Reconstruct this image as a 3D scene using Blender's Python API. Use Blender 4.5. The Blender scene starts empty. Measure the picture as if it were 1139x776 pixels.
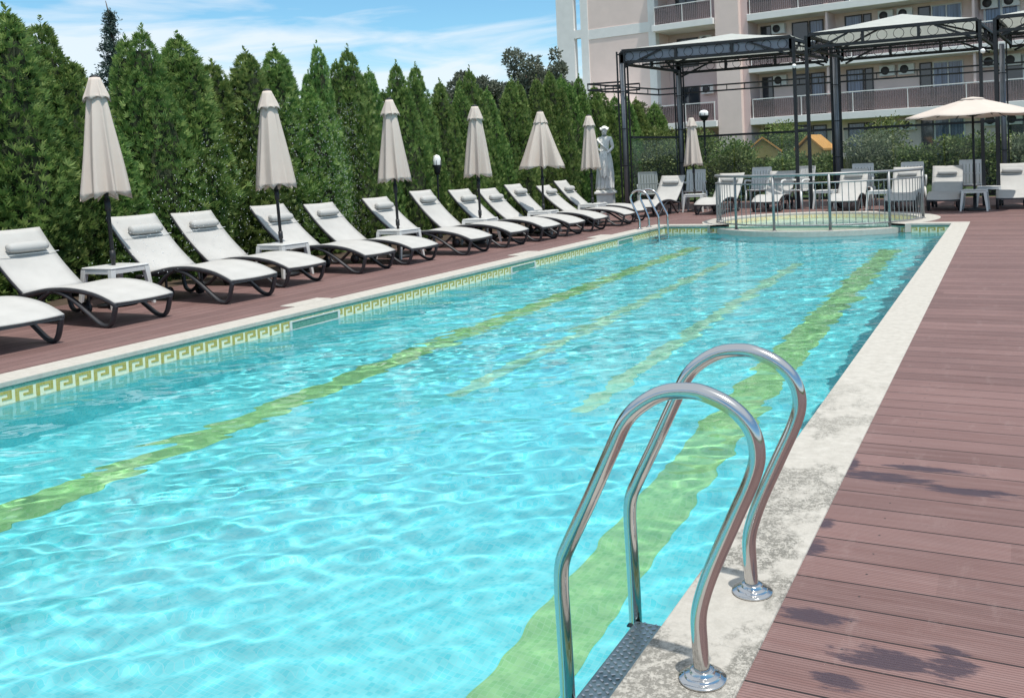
import bpy, math, random
import numpy as np
from mathutils import Vector, Matrix, noise
R = math.radians
scene = bpy.context.scene
col = scene.collection
random.seed(7)

# ------------------------------------------------------------------ helpers
class MB:
    """collects geometry for ONE mesh object"""
    def __init__(s): s.v = []; s.f = []; s.m = []; s.mi = 0; s.sm = []; s.smooth = False
    def add(s, vs, fs):
        o = len(s.v); s.v += [tuple(p) for p in vs]
        for f in fs: s.f.append([i + o for i in f]); s.m.append(s.mi); s.sm.append(s.smooth)
    def box(s, c, d, rz=0.0, top=None):
        x, y, z = d[0] / 2, d[1] / 2, d[2] / 2
        tx, ty = (x, y) if top is None else (x * top, y * top)
        P = [(-x, -y, -z), (x, -y, -z), (x, y, -z), (-x, y, -z), (-tx, -ty, z), (tx, -ty, z), (tx, ty, z), (-tx, ty, z)]
        ca, sa = math.cos(rz), math.sin(rz)
        P = [(c[0] + p[0] * ca - p[1] * sa, c[1] + p[0] * sa + p[1] * ca, c[2] + p[2]) for p in P]
        s.add(P, [(0, 3, 2, 1), (4, 5, 6, 7), (0, 1, 5, 4), (1, 2, 6, 5), (2, 3, 7, 6), (3, 0, 4, 7)])
    def span(s, a, b):
        s.box([(a[i] + b[i]) / 2 for i in range(3)], [abs(b[i] - a[i]) for i in range(3)])
    def bar(s, a, b, w, h=None):
        a, b = Vector(a), Vector(b); h = h or w; d = (b - a).normalized()
        up = Vector((0, 0, 1)) if abs(d.z) < .95 else Vector((0, 1, 0))
        r = d.cross(up).normalized() * (w / 2); u = r.cross(d).normalized() * (h / 2)
        P = [a - r - u, a + r - u, a + r + u, a - r + u, b - r - u, b + r - u, b + r + u, b - r + u]
        s.add(P, [(0, 3, 2, 1), (4, 5, 6, 7), (0, 1, 5, 4), (1, 2, 6, 5), (2, 3, 7, 6), (3, 0, 4, 7)])
    def tube(s, pts, r, n=10, flat=(1, 1), caps=True, side=None):
        pts = [Vector(p) for p in pts]; N = len(pts)
        rs = r if isinstance(r, (list, tuple)) else [r] * N
        T = [(pts[min(i + 1, N - 1)] - pts[max(i - 1, 0)]).normalized() for i in range(N)]
        ref = Vector(side) if side is not None else (Vector((0, 0, 1)) if abs(T[0].z) < .9 else Vector((1, 0, 0)))
        vs = []; u = (ref - T[0] * ref.dot(T[0])).normalized()
        for i in range(N):
            u = (u - T[i] * u.dot(T[i])).normalized(); w = T[i].cross(u)
            for k in range(n):
                a = 2 * math.pi * k / n
                vs.append(pts[i] + (u * math.cos(a) * flat[0] + w * math.sin(a) * flat[1]) * rs[i])
        fs = [(i * n + k, i * n + (k + 1) % n, (i + 1) * n + (k + 1) % n, (i + 1) * n + k) for i in range(N - 1) for k in range(n)]
        if caps: fs += [tuple(range(n - 1, -1, -1)), tuple((N - 1) * n + k for k in range(n))]
        sm = s.smooth; s.smooth = n > 6; s.add(vs, fs); s.smooth = sm
    def lathe(s, prof, n=24, c=(0, 0, 0), caps=True):
        vs = []
        for (r, z) in prof:
            for k in range(n):
                a = 2 * math.pi * k / n; vs.append((c[0] + r * math.cos(a), c[1] + r * math.sin(a), c[2] + z))
        N = len(prof)
        fs = [(i * n + k, i * n + (k + 1) % n, (i + 1) * n + (k + 1) % n, (i + 1) * n + k) for i in range(N - 1) for k in range(n)]
        if caps: fs += [tuple(range(n - 1, -1, -1)), tuple((N - 1) * n + k for k in range(n))]
        sm = s.smooth; s.smooth = True; s.add(vs, fs); s.smooth = sm
    def ball(s, c, r, n=12, m=8, sc=(1, 1, 1)):
        vs = [(c[0], c[1], c[2] - r * sc[2])]
        for i in range(1, m):
            t = -math.pi / 2 + math.pi * i / m
            for k in range(n):
                a = 2 * math.pi * k / n
                vs.append((c[0] + r * sc[0] * math.cos(t) * math.cos(a), c[1] + r * sc[1] * math.cos(t) * math.sin(a), c[2] + r * sc[2] * math.sin(t)))
        vs.append((c[0], c[1], c[2] + r * sc[2])); L = len(vs) - 1
        fs = [(0, 1 + (k + 1) % n, 1 + k) for k in range(n)]
        for i in range(m - 2):
            for k in range(n):
                a, b = 1 + i * n + k, 1 + i * n + (k + 1) % n
                fs.append((a, b, b + n, a + n))
        o = 1 + (m - 2) * n
        fs += [(o + k, o + (k + 1) % n, L) for k in range(n)]
        sm = s.smooth; s.smooth = True; s.add(vs, fs); s.smooth = sm
    def grid(s, P):
        """P: rows of points"""
        n = len(P[0]); vs = [p for row in P for p in row]
        s.add(vs, [(i * n + k, i * n + k + 1, (i + 1) * n + k + 1, (i + 1) * n + k) for i in range(len(P) - 1) for k in range(n - 1)])
    def build(s, name, mats, parent=None, loc=None, bevel=0, solid=0, solid_off=0, subd=0):
        me = bpy.data.meshes.new(name); me.from_pydata(s.v, [], s.f); me.update()
        for m in (mats if isinstance(mats, (list, tuple)) else [mats]): me.materials.append(m)
        me.polygons.foreach_set('material_index', s.m)
        me.polygons.foreach_set('use_smooth', s.sm)
        o = bpy.data.objects.new(name, me); col.objects.link(o)
        if parent: o.parent = parent
        if loc: o.location = loc
        if solid:
            md = o.modifiers.new('thickness', 'SOLIDIFY'); md.thickness = solid; md.offset = solid_off
        if bevel:
            md = o.modifiers.new('edges', 'BEVEL'); md.width = bevel; md.segments = 2; md.limit_method = 'ANGLE'; md.angle_limit = R(40)
        if subd:
            md = o.modifiers.new('soft', 'SUBSURF'); md.levels = subd; md.render_levels = subd
        return o

def cr(pts, n=6):
    """Catmull-Rom through points"""
    P = [Vector(p) for p in pts]; P = [P[0] * 2 - P[1]] + P + [P[-1] * 2 - P[-2]]; out = []
    for i in range(1, len(P) - 2):
        for k in range(n):
            t = k / n; a, b, c, d = P[i - 1], P[i], P[i + 1], P[i + 2]
            out.append(.5 * ((2 * b) + (c - a) * t + (2 * a - 5 * b + 4 * c - d) * t * t + (3 * b - a - 3 * c + d) * t ** 3))
    out.append(P[-2]); return out

def tag(o, label=None, cat=None, group=None, kind=None):
    if label: o['label'] = label
    if cat: o['category'] = cat
    if group: o['group'] = group
    if kind: o['kind'] = kind
    return o
def empty(name, loc, rz=0.0, label=None, cat=None, group=None):
    o = bpy.data.objects.new(name, None); col.objects.link(o); o.location = loc; o.rotation_euler = (0, 0, rz); o.empty_display_size = .2
    return tag(o, label, cat, group)
def copy_tree(o, parent=None):
    kids = list(o.children); c = o.copy(); col.objects.link(c); c.parent = parent
    for k in kids: copy_tree(k, c)
    return c
def place(o, loc, rz, label, sc=None):
    o.location = loc; o.rotation_euler = (0, 0, rz); o['label'] = label
    if sc is not None: o.scale = sc if isinstance(sc, (tuple, list)) else (sc, sc, sc)
    return o

# ------------------------------------------------------------------ materials
class NT:
    def __init__(s, name):
        s.mat = bpy.data.materials.new(name); s.mat.use_nodes = True; s.t = s.mat.node_tree; s.t.nodes.clear()
        s.out = s.n('ShaderNodeOutputMaterial')
    def n(s, ty, **kw):
        x = s.t.nodes.new(ty)
        for k, v in kw.items(): setattr(x, k, v)
        return x
    def l(s, a, b): s.t.links.new(a, b)
    def bsdf(s, colr=(.5, .5, .5), rough=.5, metal=0, spec=.5, **kw):
        b = s.n('ShaderNodeBsdfPrincipled')
        if isinstance(colr, tuple): b.inputs['Base Color'].default_value = (*colr, 1)
        else: s.l(colr, b.inputs['Base Color'])
        if isinstance(rough, (int, float)): b.inputs['Roughness'].default_value = rough
        else: s.l(rough, b.inputs['Roughness'])
        b.inputs['Metallic'].default_value = metal; b.inputs['Specular IOR Level'].default_value = spec
        for k, v in kw.items(): b.inputs[k].default_value = v
        s.l(b.outputs[0], s.out.inputs[0]); s.b = b; return b
    def coord(s, which='Object', scale=(1, 1, 1), loc=(0, 0, 0), rot=(0, 0, 0)):
        c = s.n('ShaderNodeTexCoord'); m = s.n('ShaderNodeMapping')
        m.inputs['Scale'].default_value = scale; m.inputs['Location'].default_value = loc; m.inputs['Rotation'].default_value = rot
        s.l(c.outputs[which], m.inputs[0]); return m.outputs[0]
    def noise(s, v, scale=5, detail=4, rough=.55, dist=0):
        x = s.n('ShaderNodeTexNoise'); x.inputs['Scale'].default_value = scale; x.inputs['Detail'].default_value = detail
        x.inputs['Roughness'].default_value = rough; x.inputs['Distortion'].default_value = dist
        if v is not None: s.l(v, x.inputs['Vector'])
        return x.outputs[0]
    def ramp(s, f, stops):
        x = s.n('ShaderNodeValToRGB'); e = x.color_ramp.elements
        while len(e) < len(stops): e.new(.5)
        for i, (p, c) in enumerate(stops):
            e[i].position = p; e[i].color = (*c, 1) if isinstance(c, tuple) else (c, c, c, 1)
        s.l(f, x.inputs[0]); return x.outputs[0]
    def mix(s, f, a, b, mode='MIX'):
        x = s.n('ShaderNodeMix', data_type='RGBA', blend_type=mode)
        for i, q in ((0, f), (6, a), (7, b)):
            if isinstance(q, (int, float)): x.inputs[i].default_value = q
            elif isinstance(q, tuple): x.inputs[i].default_value = (*q, 1)
            else: s.l(q, x.inputs[i])
        return x.outputs[2]
    def math(s, op, a, b=0.0, c=0.0, clamp=False):
        x = s.n('ShaderNodeMath', operation=op, use_clamp=clamp)
        for i, q in enumerate((a, b, c)):
            if isinstance(q, (int, float)): x.inputs[i].default_value = q
            else: s.l(q, x.inputs[i])
        return x.outputs[0]
    def bump(s, h, strength=.3, dist=.01):
        b = s.n('ShaderNodeBump'); b.inputs['Strength'].default_value = strength; b.inputs['Distance'].default_value = dist
        s.l(h, b.inputs['Height']); s.l(b.outputs[0], s.b.inputs['Normal'])
    def sep(s, v):
        x = s.n('ShaderNodeSeparateXYZ'); s.l(v, x.inputs[0]); return x.outputs

def plain(name, c, rough=.5, metal=0, var=.12, nscale=6, spec=.5, bump=0, bscale=60):
    t = NT(name); v = t.coord()
    f = t.noise(v, nscale, 5)
    cc = t.ramp(f, [(.25, tuple(x * (1 - var) for x in c)), (.75, tuple(min(1, x * (1 + var)) for x in c))])
    t.bsdf(cc, rough, metal, spec)
    if bump: t.bump(t.noise(v, bscale, 3), bump, .004)
    return t.mat

def deck_mat(name, along_x):
    t = NT(name); v = t.coord(); x, y, z = t.sep(v)
    a, b = (x, y) if along_x else (y, x)
    W = .158
    q = t.math('DIVIDE', b, W); idx = t.math('FLOOR', q); fr = t.math('FRACT', q)
    # butt joints along the board, staggered per board
    wn = t.n('ShaderNodeTexWhiteNoise', noise_dimensions='1D'); t.l(idx, wn.inputs['W'])
    off = t.math('MULTIPLY', wn.outputs[0], 9.7)
    q2 = t.math('DIVIDE', t.math('ADD', a, off), 31.0); i2 = t.math('FLOOR', q2); f2 = t.math('FRACT', q2)
    wn2 = t.n('ShaderNodeTexWhiteNoise', noise_dimensions='2D')
    cx = t.n('ShaderNodeCombineXYZ'); t.l(idx, cx.inputs[0]); t.l(i2, cx.inputs[1]); t.l(cx.outputs[0], wn2.inputs['Vector'])
    base = t.ramp(wn2.outputs[0], [(0, (.136, .073, .066)), (.5, (.178, .098, .089)), (1, (.219, .125, .114))])
    vs = t.coord(scale=(1, 14, 1) if along_x else (14, 1, 1))
    grain = t.noise(vs, 2.2, 8, .65)
    base = t.mix(t.ramp(grain, [(.38, .0), (.72, .6)]), base, (.27, .178, .168))
    base = t.mix(t.ramp(t.noise(t.coord(scale=(.35, 3, 1) if along_x else (3, .35, 1)), 9, 6, .7), [(.55, .0), (.8, .5)]), base, (.11, .064, .060))
    blot = t.noise(v, 1.1, 5, .6)
    base = t.mix(t.ramp(blot, [(.42, 0.0), (.75, .5)]), base, (.13, .076, .072))
    # fine grooves pressed into every board
    gr = t.math('PINGPONG', t.math('MULTIPLY', fr, 14.0), .5)
    grm = t.ramp(gr, [(.06, 0.0), (.2, 1.0)])
    base = t.mix(t.math('MULTIPLY', t.math('SUBTRACT', 1.0, grm), .65), base, (.07, .04, .036))
    e = t.math('MINIMUM', fr, t.math('SUBTRACT', 1.0, fr))
    gap = t.math('LESS_THAN', e, .024)
    gap2 = t.math('LESS_THAN', f2, -1.0)
    g = t.math('MAXIMUM', gap, gap2)
    col_ = t.mix(g, base, (.018, .012, .012))
    sx = t.math('SUBTRACT', t.math('FRACT', t.math('DIVIDE', t.math('ADD', a, .13), .62)), .5); sx = t.math('MULTIPLY', sx, .62); sy = t.math('MULTIPLY', t.math('SUBTRACT', fr, .5), W)
    sd = t.math('ADD', t.math('POWER', sx, 2.0), t.math('POWER', sy, 2.0)); screw = t.math('LESS_THAN', sd, .000018)
    col_ = t.mix(screw, col_, (.03, .025, .025))
    scuff = t.ramp(t.noise(t.coord(scale=(3, 1, 1) if along_x else (1, 3, 1)), 3.3, 9, .75), [(.56, .0), (.72, .30)])
    col_ = t.mix(scuff, col_, (.30, .225, .21))
    # wet marks, splashed by bathers
    wet = None
    if along_x:
        wob = t.noise(t.coord(scale=(1, 4.5, 1)), 6.5, 9, .72)
        for (px, py, rx, ry) in WET:
            d = t.math('ADD', t.math('POWER', t.math('DIVIDE', t.math('SUBTRACT', x, px), rx), 2.0), t.math('POWER', t.math('DIVIDE', t.math('SUBTRACT', y, py), ry), 2.0))
            d = t.math('ADD', d, t.math('MULTIPLY', t.math('SUBTRACT', wob, .5), 6.5))
            m = t.math('SUBTRACT', 1.0, t.math('SMOOTH_MIN', d, 1.0, .5), clamp=True)
            m = t.math('MULTIPLY', m, 1.8, clamp=True)
            wet = m if wet is None else t.math('MAXIMUM', wet, m)
        col_ = t.mix(t.math('MULTIPLY', wet, .92), col_, (.055, .036, .045))
    rough = .62
    if wet is not None: rough = t.math('SUBTRACT', .62, t.math('MULTIPLY', wet, .32))
    t.bsdf(col_, rough, 0, .4)
    h = t.math('SUBTRACT', t.math('ADD', t.math('MULTIPLY', grm, .25), t.math('MULTIPLY', grain, .12)), g)
    t.bump(h, .55, .004)
    return t.mat

WET = [(-.50, 3.83, .21, .06), (-.18, 3.77, .20, .05), (-.33, 3.985, .19, .036), (-.64, 3.06, .05, .07), (-.63, 3.28, .035, .05), (-.55, 2.60, .11, .045), (-.33, 2.44, .14, .055), (-.17, 2.48, .07, .08), (-.43, 2.29, .07, .04), (-.64, 3.95, .03, .08)]

def coping_mat():
    t = NT('coping_stone'); v = t.coord()
    f = t.noise(v, 16, 8, .75)
    c = t.ramp(f, [(.3, (.37, .348, .31)), (.5, (.44, .415, .372)), (.7, (.50, .475, .43))])
    sp = t.noise(v, 110, 5, .85); mid = t.noise(v, 34, 6, .75)
    patch = t.noise(t.coord(scale=(1.5, 1, 1), loc=(3.3, 1.7, 0)), 2.0, 6, .62)
    x, y, z = t.sep(v)
    # rough, pitted and damp stretch around the ladder
    near = t.math('SUBTRACT', 1.0, t.math('DIVIDE', t.math('ABSOLUTE', t.math('SUBTRACT', y, 2.8)), 2.6), clamp=True)
    near = t.math('MULTIPLY', t.math('POWER', near, .5), t.math('GREATER_THAN', x, -3.0))
    pm = t.math('MULTIPLY', t.ramp(patch, [(.47, .08), (.525, 1.0)]), near, clamp=True)
    q = t.math('ADD', t.math('MULTIPLY', sp, .6), t.math('MULTIPLY', mid, .4))
    pits = t.ramp(q, [(.475, 1.0), (.53, 0.0)])
    c = t.mix(t.math('MULTIPLY', pm, .30), c, (.36, .345, .30))
    c = t.mix(t.math('MULTIPLY', pm, t.math('MULTIPLY', pits, .85)), c, (.12, .115, .10))
    few = t.ramp(sp, [(.30, .6), (.36, 0.0)])
    c = t.mix(few, c, (.35, .32, .27))
    fr = t.math('FRACT', t.math('DIVIDE', y, 1.17)); j = t.math('LESS_THAN', fr, .0025)
    c = t.mix(t.math('MULTIPLY', j, .45), c, (.3, .28, .25))
    t.bsdf(c, .8, 0, .3)
    t.bump(t.math('ADD', t.math('MULTIPLY', sp, .7), t.math('MULTIPLY', t.math('MULTIPLY', pits, pm), -1.0)), .45, .004)
    return t.mat

def tile_mat(name, c1, c2, grout, size=.025, rough=.25, mixscale=1.0):
    t = NT(name); v = t.coord(); x, y, z = t.sep(v)
    ge = t.n('ShaderNodeNewGeometry'); nx, ny, nz = t.sep(ge.outputs['Normal'])
    m = None
    for a, nn in ((x, nx), (y, ny), (z, nz)):
        fr = t.math('FRACT', t.math('DIVIDE', t.math('ADD', a, .0013), size))
        g = t.math('MULTIPLY', t.math('LESS_THAN', fr, .10), t.math('LESS_THAN', t.math('ABSOLUTE', nn), .5))
        m = g if m is None else t.math('MAXIMUM', m, g)
    sn = t.n('ShaderNodeVectorMath', operation='SNAP'); t.l(v, sn.inputs[0]); sn.inputs[1].default_value = (size, size, size)
    wn = t.n('ShaderNodeTexWhiteNoise', noise_dimensions='3D'); t.l(sn.outputs[0], wn.inputs['Vector'])
    c = t.mix(wn.outputs[0], c1, c2)
    c = t.mix(t.math('MULTIPLY', t.ramp(t.noise(v, .8, 4), [(.4, 0.0), (.7, 1.0)]), .3 * mixscale), c, c1)
    c = t.mix(m, c, grout)
    t.bsdf(c, rough, 0, .5); t.b.inputs['Base Color']
    return t.mat

def water_mat(name, tint, fine=1.0):
    t = NT(name); b = t.n('ShaderNodeBsdfPrincipled')
    b.inputs['Base Color'].default_value = (*tint, 1); b.inputs['Roughness'].default_value = 0.0
    b.inputs['IOR'].default_value = 1.333; b.inputs['Transmission Weight'].default_value = 1.0
    t.l(b.outputs[0], t.out.inputs[0]); t.b = b
    if fine:
        va = t.n('ShaderNodeVolumeAbsorption'); va.inputs[0].default_value = (.30, .93, .985, 1); va.inputs[1].default_value = fine
        t.l(va.outputs[0], t.out.inputs['Volume'])
    return t.mat

def foliage_mat(name, c0, c1, c2, trans=.42, rough=.55):
    t = NT(name); g = t.n('ShaderNodeNewGeometry'); oi = t.n('ShaderNodeObjectInfo')
    r = t.ramp(g.outputs['Random Per Island'], [(0, c0), (.55, c1), (1, c2)])
    v = t.coord(); cl = t.noise(v, 3.0, 3)
    hs = t.n('ShaderNodeHueSaturation'); t.l(r, hs.inputs['Color'])
    t.l(t.math('ADD', .485, t.math('MULTIPLY', oi.outputs['Random'], .03)), hs.inputs['Hue'])
    t.l(t.math('ADD', .40, t.math('ADD', t.math('MULTIPLY', cl, .95), t.math('MULTIPLY', oi.outputs['Random'], .35))), hs.inputs['Value'])
    d = t.n('ShaderNodeBsdfPrincipled'); t.l(hs.outputs[0], d.inputs['Base Color']); d.inputs['Roughness'].default_value = rough; d.inputs['Specular IOR Level'].default_value = .3
    tr = t.n('ShaderNodeBsdfTranslucent'); t.l(hs.outputs[0], tr.inputs[0])
    mx = t.n('ShaderNodeMixShader'); mx.inputs[0].default_value = trans
    t.l(d.outputs[0], mx.inputs[1]); t.l(tr.outputs[0], mx.inputs[2]); t.l(mx.outputs[0], t.out.inputs[0])
    return t.mat

def glass_mat(name, c, alpha, rough=.02):
    """thin pane: tinted see-through with a mirror sheen that grows at grazing angles"""
    t = NT(name); tr = t.n('ShaderNodeBsdfTransparent'); tr.inputs[0].default_value = (*c, 1)
    df = t.n('ShaderNodeBsdfDiffuse'); df.inputs[0].default_value = (*c, 1)
    gl = t.n('ShaderNodeBsdfGlossy'); gl.inputs['Roughness'].default_value = rough
    fr = t.n('ShaderNodeFresnel'); fr.inputs[0].default_value = 1.35
    m1 = t.n('ShaderNodeMixShader'); m1.inputs[0].default_value = alpha; t.l(tr.outputs[0], m1.inputs[1]); t.l(df.outputs[0], m1.inputs[2])
    m2 = t.n('ShaderNodeMixShader'); gg = t.n('ShaderNodeNewGeometry'); t.l(t.math('MULTIPLY', fr.outputs[0], t.math('SUBTRACT', 1.0, gg.outputs['Backfacing'])), m2.inputs[0]); t.l(m1.outputs[0], m2.inputs[1]); t.l(gl.outputs[0], m2.inputs[2])
    t.l(m2.outputs[0], t.out.inputs[0]); return t.mat

def fabric_mat(name, c, weave=420, rough=.8, trans=0.0, var=.05):
    t = NT(name); v = t.coord(); f = t.noise(v, 4, 4)
    cc = t.ramp(f, [(.3, tuple(x * (1 - var) for x in c)), (.7, c)])
    t.bsdf(cc, rough, 0, .25)
    wv = t.noise(v, weave, 2); t.bump(t.math('ADD', wv, t.math('MULTIPLY', t.noise(v, 9, 3), 2.0)), .18, .003)
    if trans:
        tr = t.n('ShaderNodeBsdfTranslucent'); t.l(cc, tr.inputs[0])
        mx = t.n('ShaderNodeMixShader'); mx.inputs[0].default_value = trans
        t.l(t.b.outputs[0], mx.inputs[1]); t.l(tr.outputs[0], mx.inputs[2]); t.l(mx.outputs[0], t.out.inputs[0])
    return t.mat

M = {}
M['deck_x'] = deck_mat('deck_boards_across', True)
M['deck_y'] = deck_mat('deck_boards_lengthwise', False)
M['coping'] = coping_mat()
M['pool_tile'] = tile_mat('pool_mosaic_aqua', (.12, .69, .77), (.25, .80, .85), (.29, .75, .81))
M['lane_tile'] = tile_mat('pool_mosaic_green', (.25, .53, .21), (.37, .63, .29), (.36, .6, .32))
M['lane_faded'] = tile_mat('pool_mosaic_faded_green', (.30, .66, .46), (.44, .76, .54), (.42, .74, .6))
M['band_tile'] = tile_mat('band_mosaic_cream', (.74, .72, .50), (.80, .79, .62), (.7, .68, .55), .02)
M['key_tile'] = tile_mat('band_mosaic_olive', (.36, .30, .06), (.46, .38, .10), (.45, .4, .2), .02)
M['teal_tile'] = tile_mat('edge_mosaic_teal', (.06, .22, .17), (.12, .30, .24), (.2, .3, .25), .02)
M['kid_tile'] = tile_mat('kid_mosaic_yellow', (.74, .50, .20), (.80, .76, .55), (.7, .66, .45), .03)
M['kid_floor'] = tile_mat('kid_mosaic_pale', (.50, .82, .76), (.66, .88, .80), (.6, .82, .78), .03)
M['water'] = water_mat('pool_water', (.86, .99, 1), 0)
M['kid_water'] = water_mat('kid_water', (.95, 1, 1), 0)
M['steel'] = None
def steel_mat():
    t = NT('brushed_steel'); v = t.coord(scale=(1, 1, 1)); f = t.noise(v, 14, 6, .7)
    t.bsdf((.56, .55, .545), t.ramp(f, [(.3, .06), (.7, .17)]), 1.0)
    t.bump(t.noise(v, 35, 3), .05, .003); return t.mat
M['steel'] = steel_mat()
M['tread'] = plain('tread_steel', (.17, .235, .26), .34, .85, .25, 20)
M['sling'] = fabric_mat('white_sling', (.475, .465, .445), var=.13)
M['pillow'] = fabric_mat('pale_pillow', (.45, .445, .43), 300)
M['resin'] = plain('charcoal_resin', (.028, .028, .033), .42, 0, .3, 10, .5, .2, 90)
M['white_edge'] = plain('white_resin', (.78, .77, .74), .4, 0, .05, 5)
M['plastic'] = plain('white_plastic', (.60, .595, .58), .35, 0, .05, 4)
M['grey_plastic'] = plain('grey_plastic', (.20, .225, .22), .5, 0, .08, 4)
M['canopy'] = fabric_mat('beige_canopy', (.70, .615, .55), 260, .85, .22)
M['tent'] = fabric_mat('white_tent', (.74, .76, .73), 260, .8, .55)
M['valance'] = fabric_mat('grey_valance', (.46, .48, .55), 200, .8, .5)
M['black_metal'] = plain('black_metal', (.016, .018, .021), .5, .0, .3, 8, .35)
M['grey_metal'] = plain('grey_metal', (.24, .245, .25), .42, .4, .15, 8)
M['pipe'] = plain('grey_pipe', (.22, .23, .25), .4, .3, .15, 6)
M['stone'] = plain('white_statue', (.84, .825, .79), .7, 0, .12, 9, .3, .4, 40)
M['globe'] = plain('milky_globe', (.82, .82, .80), .2, 0, .03, 3)
M['thuja'] = foliage_mat('thuja_sprays', (.055, .122, .034), (.165, .27, .072), (.34, .44, .15))
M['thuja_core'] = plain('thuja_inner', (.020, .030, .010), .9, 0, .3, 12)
M['bark'] = plain('bark', (.09, .062, .045), .9, 0, .3, 20, .2, .6, 40)
M['dead'] = plain('dead_thuja', (.36, .13, .06), .8, 0, .2, 20)
M['cedar'] = foliage_mat('blue_cedar_needles', (.045, .085, .072), (.085, .135, .12), (.16, .21, .19), .3)
M['grey_leaf'] = foliage_mat('grey_leaves', (.08, .10, .075), (.15, .175, .13), (.26, .28, .22), .4)
M['shrub'] = foliage_mat('shrub_leaves', (.055, .095, .026), (.145, .20, .055), (.31, .34, .13), .3)
M['shrub_pale'] = foliage_mat('pale_shrub_leaves', (.09, .12, .06), (.18, .21, .12), (.34, .34, .22), .3)
M['pink'] = plain('pink_render', (.82, .66, .605), .85, 0, .05, 1.2, .2, .25, 30)
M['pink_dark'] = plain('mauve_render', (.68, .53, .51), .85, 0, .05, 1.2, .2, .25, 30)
M['trim'] = plain('white_render', (.82, .80, .78), .8, 0, .05, 2, .2)
M['frame'] = plain('window_frame', (.70, .70, .69), .5, 0, .05, 3)
M['rail_bar'] = plain('mauve_rail_bar', (.33, .275, .28), .5, 0, .1, 3)
M['frame_dark'] = plain('dark_frame', (.05, .045, .05), .5, 0, .1, 3)
def pane_mat(name, c):
    t = NT(name); t.bsdf(c, .04, 0, .9); t.bump(t.noise(t.coord(), 1.5, 2), .04, .02); return t.mat
M['pane'] = pane_mat('dark_window_glass', (.022, .028, .04))
def curtain_mat():
    t = NT('curtained_window'); v = t.coord(scale=(1, 1, .02)); f = t.noise(v, 14, 2)
    t.bsdf(t.ramp(f, [(.35, (.03, .05, .10)), (.65, (.12, .18, .30))]), .06, 0, .8); return t.mat
M['curtain'] = curtain_mat()
M['tint'] = glass_mat('smoked_mauve_glass', (.58, .48, .48), .25)
M['clear'] = glass_mat('clear_screen_glass', (.84, .88, .88), .02)
M['orange'] = plain('orange_roof', (.60, .29, .085), .6, 0, .1, 6)
M['yellow'] = plain('yellow_wood', (.66, .45, .17), .7, 0, .1, 8)
M['grass'] = None
def ground_mat():
    t = NT('lawn'); v = t.coord(); f = t.noise(v, 1.5, 8, .65)
    t.bsdf(t.ramp(f, [(.3, (.03, .05, .012)), (.6, (.07, .10, .03)), (.8, (.13, .13, .06))]), .9, 0, .2)
    t.bump(t.noise(v, 40, 4), .6, .03); return t.mat
M['grass'] = ground_mat()
M['soil'] = plain('soil', (.075, .055, .04), .95, 0, .3, 10, .2, .5, 30)

# ------------------------------------------------------------------ camera (H = eye height, world: pool runs along +Y)
F = 1001.447; PIT, ROL, YAW = R(2.04532), R(-2.42140), R(25.57808); CX, CY = 644.277, 216.154; W_, H_ = 1139.0, 776.0; EYE = 1.35
fw = Vector((-math.sin(YAW) * math.cos(PIT), math.cos(YAW) * math.cos(PIT), -math.sin(PIT)))
rt = Vector((math.cos(YAW), math.sin(YAW), 0)); up = rt.cross(fw)
r2 = rt * math.cos(ROL) + up * math.sin(ROL); u2 = up * math.cos(ROL) - rt * math.sin(ROL)
cam = bpy.data.cameras.new('camera'); co = bpy.data.objects.new('camera', cam); col.objects.link(co)
co.matrix_world = Matrix(((r2.x, u2.x, -fw.x, 0), (r2.y, u2.y, -fw.y, 0), (r2.z, u2.z, -fw.z, EYE), (0, 0, 0, 1)))
cam.sensor_fit = 'HORIZONTAL'; cam.sensor_width = 36; cam.lens = F / W_ * 36
cam.shift_x = -(CX - W_ / 2) / W_; cam.shift_y = (CY - H_ / 2) / W_
cam.clip_start = .05; cam.clip_end = 2000
scene.camera = co

# ------------------------------------------------------------------ sky and sun
SUN = Vector((.31, -.15, .935)).normalized()
el = math.asin(SUN.z); az = math.atan2(SUN.x, SUN.y)
wd = bpy.data.worlds.new('World'); scene.world = wd; wd.use_nodes = True
wt = wd.node_tree; wt.nodes.clear()
def wn(ty, **k):
    x = wt.nodes.new(ty)
    for a, b in k.items(): setattr(x, a, b)
    return x
sky = wn('ShaderNodeTexSky', sky_type='NISHITA'); sky.sun_disc = False; sky.sun_elevation = el; sky.sun_rotation = az
sky.altitude = 100; sky.air_density = 1.0; sky.dust_density = .6; sky.ozone_density = 2.5
tc = wn('ShaderNodeTexCoord'); sp = wn('ShaderNodeSeparateXYZ'); wt.links.new(tc.outputs['Generated'], sp.inputs[0])
def wm(op, a, b=0.0, c=0.0):
    x = wn('ShaderNodeMath', operation=op)
    for i, q in enumerate((a, b, c)):
        if isinstance(q, (int, float)): x.inputs[i].default_value = q
        else: wt.links.new(q, x.inputs[i])
    return x.outputs[0]
azm = wm('ARCTAN2', sp.outputs[0], sp.outputs[1])
cb = wn('ShaderNodeCombineXYZ'); wt.links.new(wm('MULTIPLY', azm, 2.6), cb.inputs[0]); wt.links.new(wm('ADD', wm('MULTIPLY', sp.outputs[2], 17.0), wm('MULTIPLY', azm, -.9)), cb.inputs[1])
nz = wn('ShaderNodeTexNoise'); nz.inputs['Scale'].default_value = 2.1; nz.inputs['Detail'].default_value = 7; nz.inputs['Roughness'].default_value = .55; nz.inputs['Distortion'].default_value = .5
wt.links.new(cb.outputs[0], nz.inputs['Vector'])
lowc = wm('MULTIPLY', wm('SUBTRACT', .142, sp.outputs[2]), 4.0)      # more cloud low over the horizon
leftc = wm('MULTIPLY', wm('SUBTRACT', -.62, azm), .45)
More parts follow.
